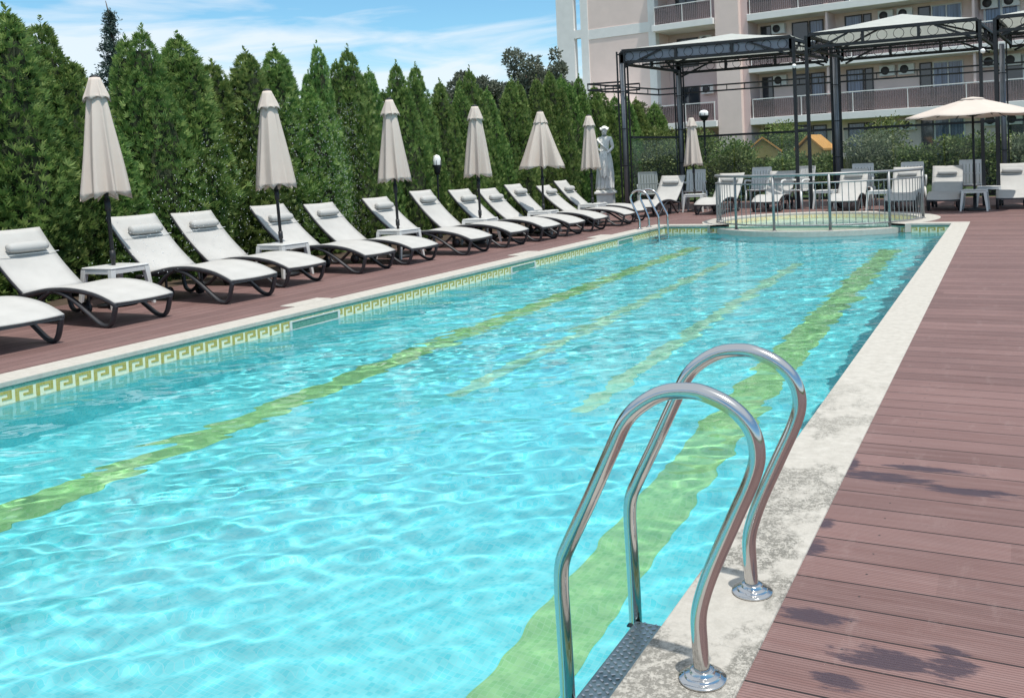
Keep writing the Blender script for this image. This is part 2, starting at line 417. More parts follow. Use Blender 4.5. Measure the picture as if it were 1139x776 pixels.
hi = wm('MULTIPLY', wm('MAXIMUM', wm('SUBTRACT', sp.outputs[2], .26), 0.0), 1.3)      # unseen cloud veil added overhead for brighter ambient light and whiter water reflections
den = wm('ADD', wm('ADD', nz.outputs[0], hi), wm('ADD', wm('MAXIMUM', lowc, -.16), wm('MINIMUM', wm('MAXIMUM', leftc, -.15), .12)))
rp = wn('ShaderNodeValToRGB'); rp.color_ramp.elements[0].position = .40; rp.color_ramp.elements[1].position = .68
rp.color_ramp.elements[0].color = (0, 0, 0, 1); rp.color_ramp.elements[1].color = (1, 1, 1, 1)
wt.links.new(den, rp.inputs[0])
tint = wn('ShaderNodeMix', data_type='RGBA', blend_type='MULTIPLY'); tint.inputs[0].default_value = 1.0; tint.inputs[7].default_value = (.60, .87, .90, 1)
wt.links.new(sky.outputs[0], tint.inputs[6])
mxw = wn('ShaderNodeMix', data_type='RGBA'); wt.links.new(wm('MULTIPLY', rp.outputs[0], .85), mxw.inputs[0])
wt.links.new(tint.outputs[2], mxw.inputs[6]); mxw.inputs[7].default_value = (4.9, 5.35, 5.75, 1)
bg = wn('ShaderNodeBackground'); bg.inputs[1].default_value = .135; wt.links.new(mxw.outputs[2], bg.inputs[0])
wo = wn('ShaderNodeOutputWorld'); wt.links.new(bg.outputs[0], wo.inputs[0])
sl = bpy.data.lights.new('sun', 'SUN'); sl.energy = 3.2; sl.angle = R(.9); sl.color = (1, .955, .88)
so = bpy.data.objects.new('sun', sl); col.objects.link(so); so.rotation_euler = (-SUN).to_track_quat('-Z', 'Y').to_euler(); so.location = (0, 0, 30)
sl.cycles.is_caustics_light = True
scene.view_settings.view_transform = 'Standard'; scene.view_settings.look = 'None'; scene.view_settings.gamma = 1.0; scene.view_settings.exposure = 0.42
scene.view_settings.use_curve_mapping = False
cy = scene.cycles
cy.use_denoising = True; cy.max_bounces = 10; cy.transparent_max_bounces = 12; cy.diffuse_bounces = 4; cy.glossy_bounces = 4; cy.transmission_bounces = 8
cy.caustics_refractive = True; cy.caustics_reflective = False; cy.sample_clamp_indirect = 6.0; cy.blur_glossy = 0.0
try: cy.denoiser = 'OPENIMAGEDENOISE'
except Exception: pass

# ------------------------------------------------------------------ pool and deck
XL, XR, YN, YF = -6.30, -.926, -3.0, 17.05      # inner faces of the pool
WZ, FZ = -.155, -1.30                            # water level, pool floor
KC, KR = (-3.5, 18.35), 2.10                     # round children's pool
CW = .28                                         # coping width
def S(o): o['kind'] = 'structure'; return o

m = MB(); m.add([(-300, -120, -2.2), (300, -120, -2.2), (300, 500, -2.2), (-300, 500, -2.2)], [(0, 1, 2, 3)])
# one ground sheet with a rectangular recess for the pool area
m = MB()
gx = [-400, -11.75, 9.0, 400]; gy = [-150, -6.0, 25.9, 600]
for i in range(3):
    for k in range(3):
        z = -.03
        if i == 1 and k == 1: continue
        m.add([(gx[i], gy[k], z), (gx[i + 1], gy[k], z), (gx[i + 1], gy[k + 1], z), (gx[i], gy[k + 1], z)], [(0, 1, 2, 3)])
S(m.build('ground', M['grass']))
m = MB(); m.span((-11.75, -6, -.10), (-9.55, 25.9, -.015)); S(m.build('planting_bed', M['soil']))
def deckpiece(name, mat, rects, z=0.0, th=.1):
    m = MB()
    for (a, b, c, d) in rects: m.span((a, c, z - th), (b, d, z))
    return S(m.build(name, mat))
deckpiece('deck_right', M['deck_x'], [(XR + CW - .012 + .003 + .0, 9.0, -6, 25.9)])
deckpiece('deck_left', M['deck_y'], [(-9.55, XL - CW + .009, -6, 25.9)])
# far deck with a round hole for the children's pool
m = MB(); x0, x1, y0, y1 = XL - CW + .009, XR + CW - .009, YF + CW - .009, 25.9
N = 96; ring = []; rimR = KR + .13
for k in range(N):
    a = 2 * math.pi * k / N; ring.append((KC[0] + rimR * math.cos(a), KC[1] + rimR * math.sin(a)))
xs = np.linspace(x0, x1, 90); ys = np.linspace(y0, y1, 130)
def keep(cx, cy_): return math.hypot(cx - KC[0], cy_ - KC[1]) > rimR - .08
vid = {}
for i in range(len(xs) - 1):
    for k in range(len(ys) - 1):
        if keep((xs[i] + xs[i + 1]) / 2, (ys[k] + ys[k + 1]) / 2):
            m.add([(xs[i], ys[k], 0), (xs[i + 1], ys[k], 0), (xs[i + 1], ys[k + 1], 0), (xs[i], ys[k + 1], 0)], [(0, 1, 2, 3)])
S(m.build('deck_far', M['deck_x']))
# coping
m = MB(); cz0, cz1 = -.035, .006; lip = .012
m.span((XR - lip, -6, cz0), (XR + CW, YF - lip, cz1))
m.span((XL - CW, -6, cz0), (XL + lip, YF - lip, cz1))
# far coping butts between the two, broken by the round pool
hx = math.sqrt(max(0, (KR + .13) ** 2 - (KC[1] - YF - .1) ** 2))
m.span((XL - CW, YF - lip + .002, cz0), (KC[0] - hx, YF + CW, cz1)); m.span((KC[0] + hx, YF - lip + .002, cz0), (XR + CW, YF + CW, cz1))
o = S(m.build('pool_coping', M['coping'], bevel=.006))
# white stone pads by the left coping
m = MB()
for (y, l) in ((6.95, .55), (11.6, .6), (14.4, .6)): m.span((XL - CW - .2, y, -.03), (XL - CW - .002, y + l, .009))
S(m.build('coping_pad', M['coping'], bevel=.004))
# basin
m = MB()
m.add([(XL, YN, FZ), (XR, YN, FZ), (XR, YF, FZ), (XL, YF, FZ)], [(0, 1, 2, 3)])
m.add([(XL, YN, FZ), (XL, YF, FZ), (XL, YF, cz0), (XL, YN, cz0)], [(3, 2, 1, 0)])
m.add([(XR, YN, FZ), (XR, YF, FZ), (XR, YF, cz0), (XR, YN, cz0)], [(0, 1, 2, 3)])
m.add([(XL, YF, FZ), (XR, YF, FZ), (XR, YF, cz0), (XL, YF, cz0)], [(3, 2, 1, 0)])
m.add([(XL, YN, FZ), (XR, YN, FZ), (XR, YN, cz0), (XL, YN, cz0)], [(0, 1, 2, 3)])
basin = S(m.build('pool_basin', M['pool_tile'])); basin.cycles.is_caustics_receiver = True
m = MB()
for (x, ya, yb, w) in ((-5.18, YN, 15.6, .29), (-4.02, 5.9, 13.6, .17), (-2.90, 5.9, 13.6, .17), (-1.80, YN, 15.4, .33)):
    m.mi = 1 if w < .2 else 0; m.span((x - w / 2, ya, FZ - .01), (x + w / 2, yb, FZ + .004))
ln = S(m.build('lane_marking', [M['lane_tile'], M['lane_faded']])); ln.cycles.is_caustics_receiver = True
# decorated band at the water line
bz1, bz0 = -.060, -.155 - .03
def band(name, mat, zA, zB, t):
    m = MB()
    m.span((XL - .01, YN, zA), (XL + t, YF - t - .002, zB)); m.span((XR - t, YN, zA), (XR + .01, YF - t - .002, zB)); m.span((XL - .008, YF - t, zA), (XR + .008, YF + .01, zB))
    o = m.build(name, mat); o.cycles.is_caustics_receiver = True; return S(o)
band('edge_tiles', M['teal_tile'], bz1 + .001, cz0 - .001, .006)
band('tile_band', M['band_tile'], bz0, bz1, .004)
m = MB(); cell = .15; bh = bz1 - (WZ + .004); t = .0065
RECTS = [(.02, .20, .0, .95), (.20, .86, .72, .95), (.66, .86, .28, .72), (.40, .66, .28, .48)]
y = YN
while y + cell < YF - .02:
    for (a, b, c, d) in RECTS:
        m.span((XL + .002, y + a * cell, bz1 - bh + c * bh), (XL + t, y + b * cell, bz1 - bh + d * bh))
        m.span((XR - t, y + a * cell, bz1 - bh + c * bh), (XR - .002, y + b * cell, bz1 - bh + d * bh))
    y += cell
x = XL + .02
while x + cell < XR - .02:
    if abs(x + cell / 2 - KC[0]) > 1.65:
        for (a, b, c, d) in RECTS: m.span((x + a * cell, YF - t, bz1 - bh + c * bh), (x + b * cell, YF - .002, bz1 - bh + d * bh))
    x += cell
S(m.build('greek_key_tiles', M['key_tile']))

# water with real ripples
def waves(X, Y, rng, amp=1.0):
    Z = np.zeros_like(X); main = 1.98
    far = np.clip((Y - 3) / 8, 0, 1); left = np.clip((-2.6 - X) / 2.5, 0, 1)
    for i in range(110):
        lam = rng.choice([.12, .15, .19, .24, .3, .38, .5, .7]) * rng.uniform(.85, 1.15)
        th = main + rng.normal(0, .45 if i % 3 else 1.3)
        k = 2 * np.pi / lam; ph = rng.uniform(0, 2 * np.pi)
        a = .0098 / k
        wx, wy = X + .10 * np.sin(1.3 * Y + i) + .05 * np.sin(2.9 * X + 1.7 * i), Y + .12 * np.sin(1.1 * X + 2 * i)
        env = .55 + .6 * np.sin(.9 * X + .53 * Y + i) * np.sin(.42 * Y - .7 * X + 1.7 * i)
        Z += env * a * np.sin(k * (np.cos(th) * wx + np.sin(th) * wy) + ph)
    # short-lived packets of steeper, sharp crested wavelets drawn out across the view
    for i in range(26):
        lam = rng.uniform(.22, .5); th = main + rng.normal(0, .22); k = 2 * np.pi / lam; ph = rng.uniform(0, 6.28)
        wx, wy = X + .12 * np.sin(1.7 * Y + 3 * i), Y + .10 * np.sin(1.9 * X + i)
        along = np.cos(th) * wx + np.sin(th) * wy; across = -np.sin(th) * wx + np.cos(th) * wy
        env = np.clip(np.sin(1.15 * along + 1.9 * i) * np.sin(.75 * across + 2.3 * i + .5 * np.sin(along)) - .35, 0, 1) ** 1.5
        Z += env * (.030 / k) * (np.exp(1.3 * (np.sin(k * along + ph) - 1)) - .35)
    return Z * amp * (.52 + .42 * far + .38 * left) * (1 + .35 * np.sin(1.1 * X - .8 * Y + 2 * np.sin(.5 * Y)))
def water_sheet(name, mat, xs, ys, z, inside, seed, amp):
    rng = np.random.RandomState(seed); X, Y = np.meshgrid(xs, ys); Z = z + waves(X, Y, rng, amp)
    nx, ny = len(xs), len(ys); idx = np.arange(nx * ny).reshape(ny, nx)
    q = np.stack([idx[:-1, :-1], idx[:-1, 1:], idx[1:, 1:], idx[1:, :-1]], -1).reshape(-1, 4)
    cxm = (X[:-1, :-1] + X[1:, 1:]).reshape(-1) / 2; cym = (Y[:-1, :-1] + Y[1:, 1:]).reshape(-1) / 2
    q = q[inside(cxm, cym)]
    me = bpy.data.meshes.new(name); me.from_pydata(np.stack([X, Y, Z], -1).reshape(-1, 3).tolist(), [], q.tolist())
    me.materials.append(mat); me.polygons.foreach_set('use_smooth', [True] * len(me.polygons)); me.update()
    o = bpy.data.objects.new(name, me); col.objects.link(o); o['kind'] = 'structure'; o.cycles.is_caustics_caster = True
    return o
water_sheet('pool_water', M['water'], np.linspace(XL - .001, XR + .001, 260), np.linspace(YN - .001, YF + .001, 960), WZ, lambda x, y: np.hypot(x - KC[0], y - KC[1]) > KR - .03, 3, 1.0)

# round children's pool
m = MB(); n = 96
def ringwall(m, ra, rb, za, zb, a0=0, a1=2 * math.pi, n=96):
    P = []
    for k in range(n + 1):
        a = a0 + (a1 - a0) * k / n; c_, s_ = math.cos(a), math.sin(a)
        P.append([(KC[0] + ra * c_, KC[1] + ra * s_, za), (KC[0] + ra * c_, KC[1] + ra * s_, zb), (KC[0] + rb * c_, KC[1] + rb * s_, zb), (KC[0] + rb * c_, KC[1] + rb * s_, za)])
    for k in range(n):
        A, B = P[k], P[k + 1]
        for j in range(4): m.add([A[j], B[j], B[(j + 1) % 4], A[(j + 1) % 4]], [(3, 2, 1, 0)])
kp = empty('round_pool', (0, 0, 0)); kp['kind'] = 'structure'
m = MB(); ringwall(m, KR - .18, KR, FZ, -.201); b1 = m.build('wall', M['pool_tile'], kp)
m = MB(); ringwall(m, KR - .2, KR - .19, -.5, -.205); m.build('inner_wall', M['kid_floor'], kp)
m = MB(); ringwall(m, KR - .20, KR + .05, -.20, -.062); 
m.build('front_rim', M['coping'], kp)
a_ = math.asin((KC[1] - YF + .004) / (KR + .14))
m = MB(); ringwall(m, KR - .20, KR + .20, -.150, .008, -a_ - .05, math.pi + a_ + .05, 96); m.build('rim', M['coping'], kp, bevel=.005)
m = MB(); ringwall(m, KR - .215, KR - .205, -.115, -.03, -a_, math.pi + a_, 96); m.build('mosaic_wall', M['kid_tile'], kp)
m = MB(); m.add([(KC[0] + (KR - .17) * math.cos(2 * math.pi * k / 96), KC[1] + (KR - .17) * math.sin(2 * math.pi * k / 96), -.45) for k in range(96)], [tuple(range(96))]); m.build('floor', M['kid_floor'], kp)
for o in kp.children: o.cycles.is_caustics_receiver = True
kw = water_sheet('round_pool_water', M['kid_water'], np.linspace(KC[0] - KR, KC[0] + KR, 110), np.linspace(KC[1] - KR, KC[1] + KR, 110), -.098, lambda x, y: np.hypot(x - KC[0], y - KC[1]) < KR - .16, 5, .5)

# skimmer mouths in the left wall
def skimmer(y, label):
    r = empty('pool_skimmer', (XL, y, -.11), 0, label, 'skimmer', 'skimmer mouths along the left pool wall')
    m = MB(); t = .014; w, h = .36, .088
    m.span((0, -w, -h / 2 - .03), (t, -w + .03, h / 2 - .002)); m.span((0, w - .03, -h / 2 - .03), (t, w, h / 2 - .002)); m.span((0, -w + .03, h / 2 - .014), (t, w - .03, h / 2 - .002)); m.span((0, -w + .03, -h / 2 - .03), (t, w - .03, -h / 2 + .004))
    m.build('frame', M['plastic'], r)
    m = MB(); m.span((.004, -w + .03, -h / 2 + .004), (.0085, w - .03, h / 2 - .014)); m.build('flap', M['teal_tile'], r)
skimmer(6.92, 'white framed skimmer mouth with a teal flap nearest the camera, opposite the third lounger')
skimmer(11.2, 'small white framed skimmer mouth midway along the left pool wall')
skimmer(15.0, 'small skimmer mouth in the left wall closest to the far ladder')

# ------------------------------------------------------------------ pool ladders
def ladder(name, loc, mirror, label, steps=3):
    r = empty(name, loc, 0, label, 'pool ladder'); s = -1 if mirror else 1
    prof = [(0, .0), (-.004, .10), (-.004, .17), (.012, .235), (.045, .32), (.10, .44), (.148, .545), (.164, .61), (.15, .672), (.105, .72), (.04, .749), (-.01, .755), (-.075, .745), (-.135, .713), (-.185, .665), (-.225, .59), (-.30, .44), (-.365, .315), (-.392, .255), (-.40, .19), (-.398, .08), (-.395, -.1), (-.395, -.45), (-.395, -1.1)]
    for y in (0, .5):
        m = MB(); m.tube(cr([(s * x, y, z) for x, z in prof], 6), .0212, 20, side=(0, 1, 0)); rl = m.build('handrail', M['steel'], r)
        m = MB(); m.lathe([(.062, .0), (.0622, .004), (.0612, .0056), (.0475, .0078), (.0468, .0082), (.0458, .0135), (.0448, .0146), (.0335, .0160), (.0325, .0168), (.0318, .0255), (.0308, .0268), (.0213, .0275)], 32, (0, y, .007)); m.build('flange', M['steel'], r, bevel=.0)
    for k in range(steps):
        z = WZ + .012 - .27 * k
        m = MB(); x0, x1 = (-.385, -.29)
        x0, x1 = s * x0, s * x1
        m.span((min(x0, x1), .022, z - .028), (max(x0, x1), .478, z)); 
        st = m.build('step', M['tread'], r, bevel=.006); st.cycles.is_caustics_receiver = k > 0
        d = MB()
        for i in range(4):
            for j in range(18): d.box((min(x0, x1) + .018 + .0195 * i, .04 + .0245 * j + (.012 if i % 2 else 0) * .9, z + .0015), (.011, .006, .003), (.6 if (i + j) % 2 else -.6))
        d.build('grip_pattern', M['steel'], st)
        b = MB()
        for y in (.012, .488): b.span((min(x0, x1) - .03, y - .016, z - .04), (max(x0, x1), y + .016, z - .0285))
        b.build('bracket', M['black_metal'], st)
    return r
ladder('pool_ladder', (-.744, 2.17, 0), False, 'large shiny steel pool ladder in the foreground on the right coping')
ladder('pool_ladder', (-6.47, 16.15, 0), True, 'small distant steel pool ladder at the far left pool corner')

# ------------------------------------------------------------------ sun loungers
# local frame: +X towards the foot end, origin on the ground below the foot end
RAIL = [(0, .232), (.10, .272), (.25, .318), (.45, .352), (.68, .366), (.92, .355), (1.12, .325), (1.32, .287), (1.52, .262)]
def make_lounger(width=.66, name='sun_lounger', rail='resin'):
    r = empty(name, (0, 0, 0)); w = width / 2; dark = M[rail]
    rp_ = cr([(-s, 0, z) for s, z in RAIL], 4)
    for sg in (-1, 1):
        m = MB(); m.tube([(p.x, sg * (w - .02), p.z - .012) for p in rp_], .024, 8, (1.0, .8), side=(0, 0, 1)); m.build('side_rail', dark, r)
        m = MB(); leg = cr([(-.012, 0, .222), (-.035, 0, .15), (-.065, 0, .07), (-.105, 0, .026), (-.165, 0, .020), (-.235, 0, .040), (-.36, 0, .115), (-.52, 0, .215), (-.68, 0, .295), (-.86, 0, .340)], 5)
        m.tube([(p.x, sg * (w - .028), p.z) for p in leg], .020, 8, (1, 1.35), side=(1, 0, 0)); m.build('front_leg', dark, r)
        m = MB(); leg = cr([(-.90, 0, .340), (-1.05, 0, .26), (-1.20, 0, .14), (-1.32, 0, .05), (-1.40, 0, .024), (-1.47, 0, .06), (-1.50, 0, .16), (-1.50, 0, .25)], 5)
        m.tube([(p.x, sg * (w - .028), p.z) for p in leg], .020, 8, (1, 1.35), side=(1, 0, 0)); m.build('rear_leg', dark, r)
        m = MB(); P = [(-1.12, sg * (w - .14), .075), (-1.12, sg * (w - .10), .075)]; m.tube(P, .065, 16); m.tube([(-1.12, sg * (w - .145), .075), (-1.12, sg * (w - .095), .075)], .02, 8)
        m.bar((-1.12, sg * (w - .09), .075), (-1.12, sg * (w - .09), .32), .02); m.build('wheel', dark, r)
    for s_, z in ((.02, .222), (.86, .335), (1.30, .27)):
        m = MB(); m.bar((-s_, -w + .03, z), (-s_, w - .03, z), .036, .03); m.build('cross_bar', dark, r)
    # seat sling
    m = MB(); m.smooth = True; P = []
    rs = cr([(-s, 0, z) for s, z in RAIL[:8]], 4)
    for p in rs:
        row = []
        for k in range(9):
            t = k / 8 * 2 - 1; row.append((p.x, t * (w - .008), p.z + .014 - .010 * (1 - t * t)))
        P.append(row)
    m.grid(P); m.build('seat_sling', M['sling'], r, solid=.012)
    # adjustable backrest
    B0 = Vector((-1.30, 0, .298)); B1 = Vector((-1.965, 0, .905)); D = (B1 - B0); Nn = Vector((D.z, 0, -D.x)).normalized()
    m = MB(); m.smooth = True; P = []
    for i in range(15):
        t = i / 14; c = B0 + D * t + Nn * (-.035 * math.sin(math.pi * t) + .012)
        P.append([(c.x + Nn.x * (-.010 * (1 - q * q)), q * (w - .01), c.z + Nn.z * (-.010 * (1 - q * q))) for q in [k / 4 - 1 for k in range(9)]])
    m.grid(P); bk = m.build('backrest', M['sling'], r, solid=.014)
    for sg in (-1, 1):
        m = MB(); m.tube([(c.x, sg * (w - .022), c.z) for c in [B0 + D * (i / 10) + Nn * (-.035 * math.sin(math.pi * i / 10) - .012) for i in range(11)]], .018, 8); m.build('backrest_frame', dark, bk)
    m = MB(); m.bar(B0 + D * .55 + Vector((0, -w + .08, 0)) - Nn * .05, B0 + D * .55 + Vector((0, w - .08, 0)) - Nn * .05, .025); 
    for sg in (-1, 1): m.bar(B0 + D * .55 + Vector((0, sg * (w - .12), 0)) - Nn * .05, Vector((-1.50, sg * (w - .12), .25)), .02)
    m.build('support_bar', dark, r)
    # bolster pillow
    c = B0 + D * .72 + Nn * .040
    m = MB(); m.smooth = True; pts = []; rad = []
    for i in range(17):
        t = i / 16 * 2 - 1; pts.append((c.x, t * .205, c.z)); rad.append(.060 * (1 - .30 * abs(t) ** 6) if abs(t) < .999 else .045)
    m.tube(pts, rad, 16, (1.0, .82), side=tuple(D.normalized())); pl = m.build('pillow', M['pillow'], r)
    m = MB()
    for z in (.64,):
        q = B0 + D * z + Nn * .006; m.bar(q + Vector((0, -w + .012, 0)), q + Vector((0, w - .012, 0)), .006, .006)
    m.build('strap', M['white_edge'], pl)
    return r

Lx = [(-7.26, 4.63), (-7.44, 5.89), (-7.42, 7.26), (-7.74, 8.43), (-7.63, 9.70), (-7.60, 10.69), (-7.40, 11.90), (-7.35, 13.02), (-7.27, 14.03), (-7.23, 14.98), (-7.19, 15.98), (-7.14, 17.32), (-7.25, 18.30)]
LL = ['white sling lounger nearest the camera, cut off by the left picture edge',
      'white sling lounger left of the nearest closed parasol, its whole backrest almost in view',
      'white sling lounger just right of the nearest closed parasol and its side table',
      'white sling lounger just left of the second closed parasol, fourth from the left edge',
      'white sling lounger behind the second side table, right of the second parasol pole',
      'white sling lounger just left of the third closed parasol, sixth from the left edge',
      'white sling lounger directly behind the third closed parasol pole, seventh from the left edge',
      'white sling lounger in front of the low globe lamp, eighth from the left edge',
      'white sling lounger behind the fourth closed parasol pole, ninth from the left edge',
      'white sling lounger just left of the half opened parasol, tenth from the left edge',
      'white sling lounger just right of the half opened parasol pole, behind its side table',
      'white sling lounger just left of the last parasol pole, second last before the statue',
      'white sling lounger closest to the statue, the last of the row along the hedge']
rng = random.Random(3); BACK = [0, 1.5, -1.2, 2.2, -.6, 1.0, -2.0, 1.6, -1.4, .4, 2.0, -1.0, 1.2]
proto = make_lounger()
tag(proto, cat='sun lounger', group='white loungers in a row along the hedge')
for i, ((x, y), lb) in enumerate(zip(Lx, LL)):
    o = proto if i == 0 else copy_tree(proto)
    place(o, (x, y, 0), R(rng.uniform(-2.5, 2.5)), lb, (rng.uniform(.985, 1.015), 1, rng.uniform(.96, 1.05)))
    if i:
        for ch in o.children:
            if ch.name.startswith(('pillow', 'backrest', 'support_bar')):              # each back set a little differently
                th = R(BACK[i]); ca, sa = math.cos(th), math.sin(th); px, pz = -1.30, .298
                ch.rotation_euler = (0, th, 0); lx, lz = px - (ca * px + sa * pz), pz - (-sa * px + ca * pz)
                if ch.name.startswith('pillow'): k = rng.uniform(-.05, .03); ch.location = (lx - .665 * k, rng.uniform(-.035, .035), lz + .607 * k)
                else: ch.location = (lx, 0, lz)

# ------------------------------------------------------------------ plastic side tables
def make_table():
    r = empty('side_table', (0, 0, 0)); h = .44; s = .235
    m = MB(); m.box((0, 0, h - .012), (2 * s, 2 * s, .024)); m.build('table_top', M['plastic'], r, bevel=.010)
    m = MB()
    for a in range(4):
        ang = a * math.pi / 2; d = Vector((math.cos(ang), math.sin(ang), 0)); e = Vector((-d.y, d.x, 0))
        m.bar(d * (s - .012) - e * (s - .05) + Vector((0, 0, h - .047)), d * (s - .012) + e * (s - .05) + Vector((0, 0, h - .047)), .014, .044)
    m.build('apron', M['plastic'], r)
    for sx in (-1, 1):
        for sy in (-1, 1):
            m = MB(); a = Vector((sx * (s - .028), sy * (s - .028), h - .024)); b = Vector((sx * (s + .02), sy * (s + .02), 0))
            P = []
            for t in (0, .35, 1): 
                c = a.lerp(b, t); q = .030 * (1 - t) + .017 * t; P.append([(c.x - q, c.y - q, c.z), (c.x + q, c.y - q, c.z), (c.x + q, c.y + q, c.z), (c.x - q, c.y + q, c.z), (c.x - q, c.y - q, c.z)])
            m.grid(P); m.add([P[2][k] for k in range(4)], [(3, 2, 1, 0)]); m.build('leg', M['plastic'], r, bevel=.006)
    return r
TB = [((-8.82, 6.64), 'white plastic side table around the nearest parasol pole'), ((-8.77, 9.10), 'white plastic side table around the second closed parasol pole'),
      ((-8.52, 11.3), 'white plastic side table around the third closed parasol pole'), ((-8.42, 13.52), 'white plastic side table around the fourth closed parasol pole'),
      ((-8.2, 15.48), 'white plastic side table below the half opened parasol'), ((-8.2, 17.8), 'white plastic side table around the parasol pole beside the statue'),
      ((-7.06, 21.4), 'white plastic side table around the closed parasol under the pergola'), ((-2.62, 20.95), 'white plastic side table between the loungers right of the fence middle'),
      ((-3.95, 21.9), 'white plastic side table beside the white armchair behind the fence'), ((-.66, 20.4), 'white plastic side table around the open parasol pole'), ((-.42, 21.9), 'white plastic side table behind the open parasol pole')]
pt = make_table(); tag(pt, cat='side table', group='white plastic side tables')
for i, ((x, y), lb) in enumerate(TB):
    o = pt if i == 0 else copy_tree(pt)
    place(o, (x, y, 0), R(rng.uniform(-7, 7)), lb)

# ------------------------------------------------------------------ parasols
def make_parasol(rb=.27, seed=0, hang=1.17, folds=8):
    r = empty('closed_parasol', (0, 0, 0)); rg = random.Random(seed); top = 2.47
    m = MB(); m.tube([(0, 0, 0), (0, 0, 2.5)], .021, 12); m.tube([(0, 0, .50), (0, 0, .60)], .030, 12); m.tube([(0, 0, 1.02), (0, 0, 1.16)], .032, 12); m.build('pole', M['black_metal'], r)
    m = MB(); m.lathe([(.050, 2.470), (.052, 2.488), (.040, 2.500), (.012, 2.508), (.004, 2.51)], 12); m.build('finial', M['black_metal'], r)
    m = MB(); m.lathe([(.20, .0), (.20, .035), (.06, .06), (.035, .07), (.032, .30)], 24); m.build('base', M['black_metal'], r)
    n = folds * 12; ph = rg.uniform(0, 6.28); am = [rg.uniform(.55, 1.5) for _ in range(folds + 1)]; sk = [rg.uniform(-.5, .5) for _ in range(folds + 1)]
    def canopy(z0, z1, ra, rbm, rows, depth, hemd, curve):
        m = MB(); m.smooth = True; P = []
        for i in range(rows + 1):
            t = i / rows; z = z0 + (z1 - z0) * t; rr = ra + (rbm - ra) * (t ** curve); row = []
            for k in range(n + 1):
                a = k % n / n * folds; fi = int(a); ft = a - fi
                sh = abs(math.sin(math.pi * (ft)))                      # 0 at a rib, 1 mid panel (pushed in)
                sh = sh ** .7
                dd = depth * am[fi] * (.25 + .75 * t)
                rad = rr * (1 - dd * sh) * (1 + .03 * math.sin(3 * a + ph + 4 * t))
                ang = 2 * math.pi * (a + sk[fi] * math.sin(math.pi * ft) * .6 * t) / folds + ph
                zz = z + (hemd * (sh - .5) * (t > .99) if hemd else 0)
                row.append((rad * math.cos(ang), rad * math.sin(ang), zz))
            P.append(row)
        m.grid(P); return m
    cm = canopy(top - .14, top - hang, .088, rb, 22, .46, .07, .95); cn = cm.build('canopy', M['canopy'], r, solid=.004)
    canopy(top + .005, top - .235, .056, .15, 7, .20, .045, 1.0).build('vent_cap', M['canopy'], cn, solid=.004)
    return r
UP = [((-8.82, 6.64), .27, 1.29, 1.012, (R(-1.5), R(-4.3)), 'closed beige parasol nearest the camera, widest and tallest at left'),
      ((-8.77, 9.10), .265, 1.28, .998, (0, R(-2.4)), 'closed beige parasol second from the left'),
      ((-8.52, 11.3), .255, 1.26, .98, (0, R(-1)), 'closed beige parasol third from the left, left of the low globe lamp'),
      ((-8.42, 13.52), .26, 1.25, .968, (0, R(-.5)), 'closed beige parasol fourth from the left, right of the low globe lamp'),
      ((-8.2, 15.48), .45, 1.13, .95, (0, 0), 'half opened beige parasol flaring wide, fifth from the left'),
      ((-8.2, 17.8), .24, 1.22, .945, (0, 0), 'slim closed beige parasol overlapping the white statue'),
      ((-7.06, 21.4), .24, 1.24, .94, (0, 0), 'closed beige parasol standing under the pergola near the lamp post')]
for i, ((x, y), rb, hg, sc, tilt, lb) in enumerate(UP):
    o = make_parasol(rb, 11 + i, hg); tag(o, lb, 'parasol', 'folded beige parasols'); o.location = (x, y, 0); o.scale = (1, 1, sc); o.rotation_euler = (tilt[0] + R(rng.uniform(-.7, .7)), tilt[1] + R(rng.uniform(-.6, .6)), 0)
# the open one
r = empty('open_parasol', (-.66, 20.4, 0), 0, 'wide open flat beige parasol at the right edge under the pergola', 'parasol')
m = MB(); m.tube([(0, 0, 0), (0, 0, 2.30)], .024, 12); m.build('pole', M['black_metal'], r)
m = MB(); m.lathe([(.22, 0), (.22, .04), (.06, .06), (.035, .07), (.034, .3)], 20); m.build('base', M['black_metal'], r)
m = MB(); P = []
for i in range(9):
    t = i / 8; row = []
    for k in range(65):
        ft = (k / 8) % 1; rr = (.05 + 1.30 * t) * (1 - .045 * math.sin(math.pi * ft)); a = 2 * math.pi * (k % 64) / 64 + .3
        row.append((rr * math.cos(a), rr * math.sin(a), 2.33 - .36 * t ** 1.1 - .03 * t * math.sin(math.pi * ft)))
    P.append(row)
m.smooth = True; m.grid(P); cn = m.build('canopy', M['canopy'], r, solid=.004)
m = MB(); m.lathe([(.26, 2.285), (.20, 2.325), (.03, 2.352)], 16); m.build('vent_cap', M['canopy'], cn)
for k in range(8):
    a = 2 * math.pi * k / 8 + .3; m = MB(); m.bar((.03 * math.cos(a), .03 * math.sin(a), 2.32), (1.32 * math.cos(a), 1.32 * math.sin(a), 1.935), .014); m.bar((.04 * math.cos(a), .04 * math.sin(a), 1.95), (.65 * math.cos(a), .65 * math.sin(a), 2.145), .012); m.build('rib', M['black_metal'], r)

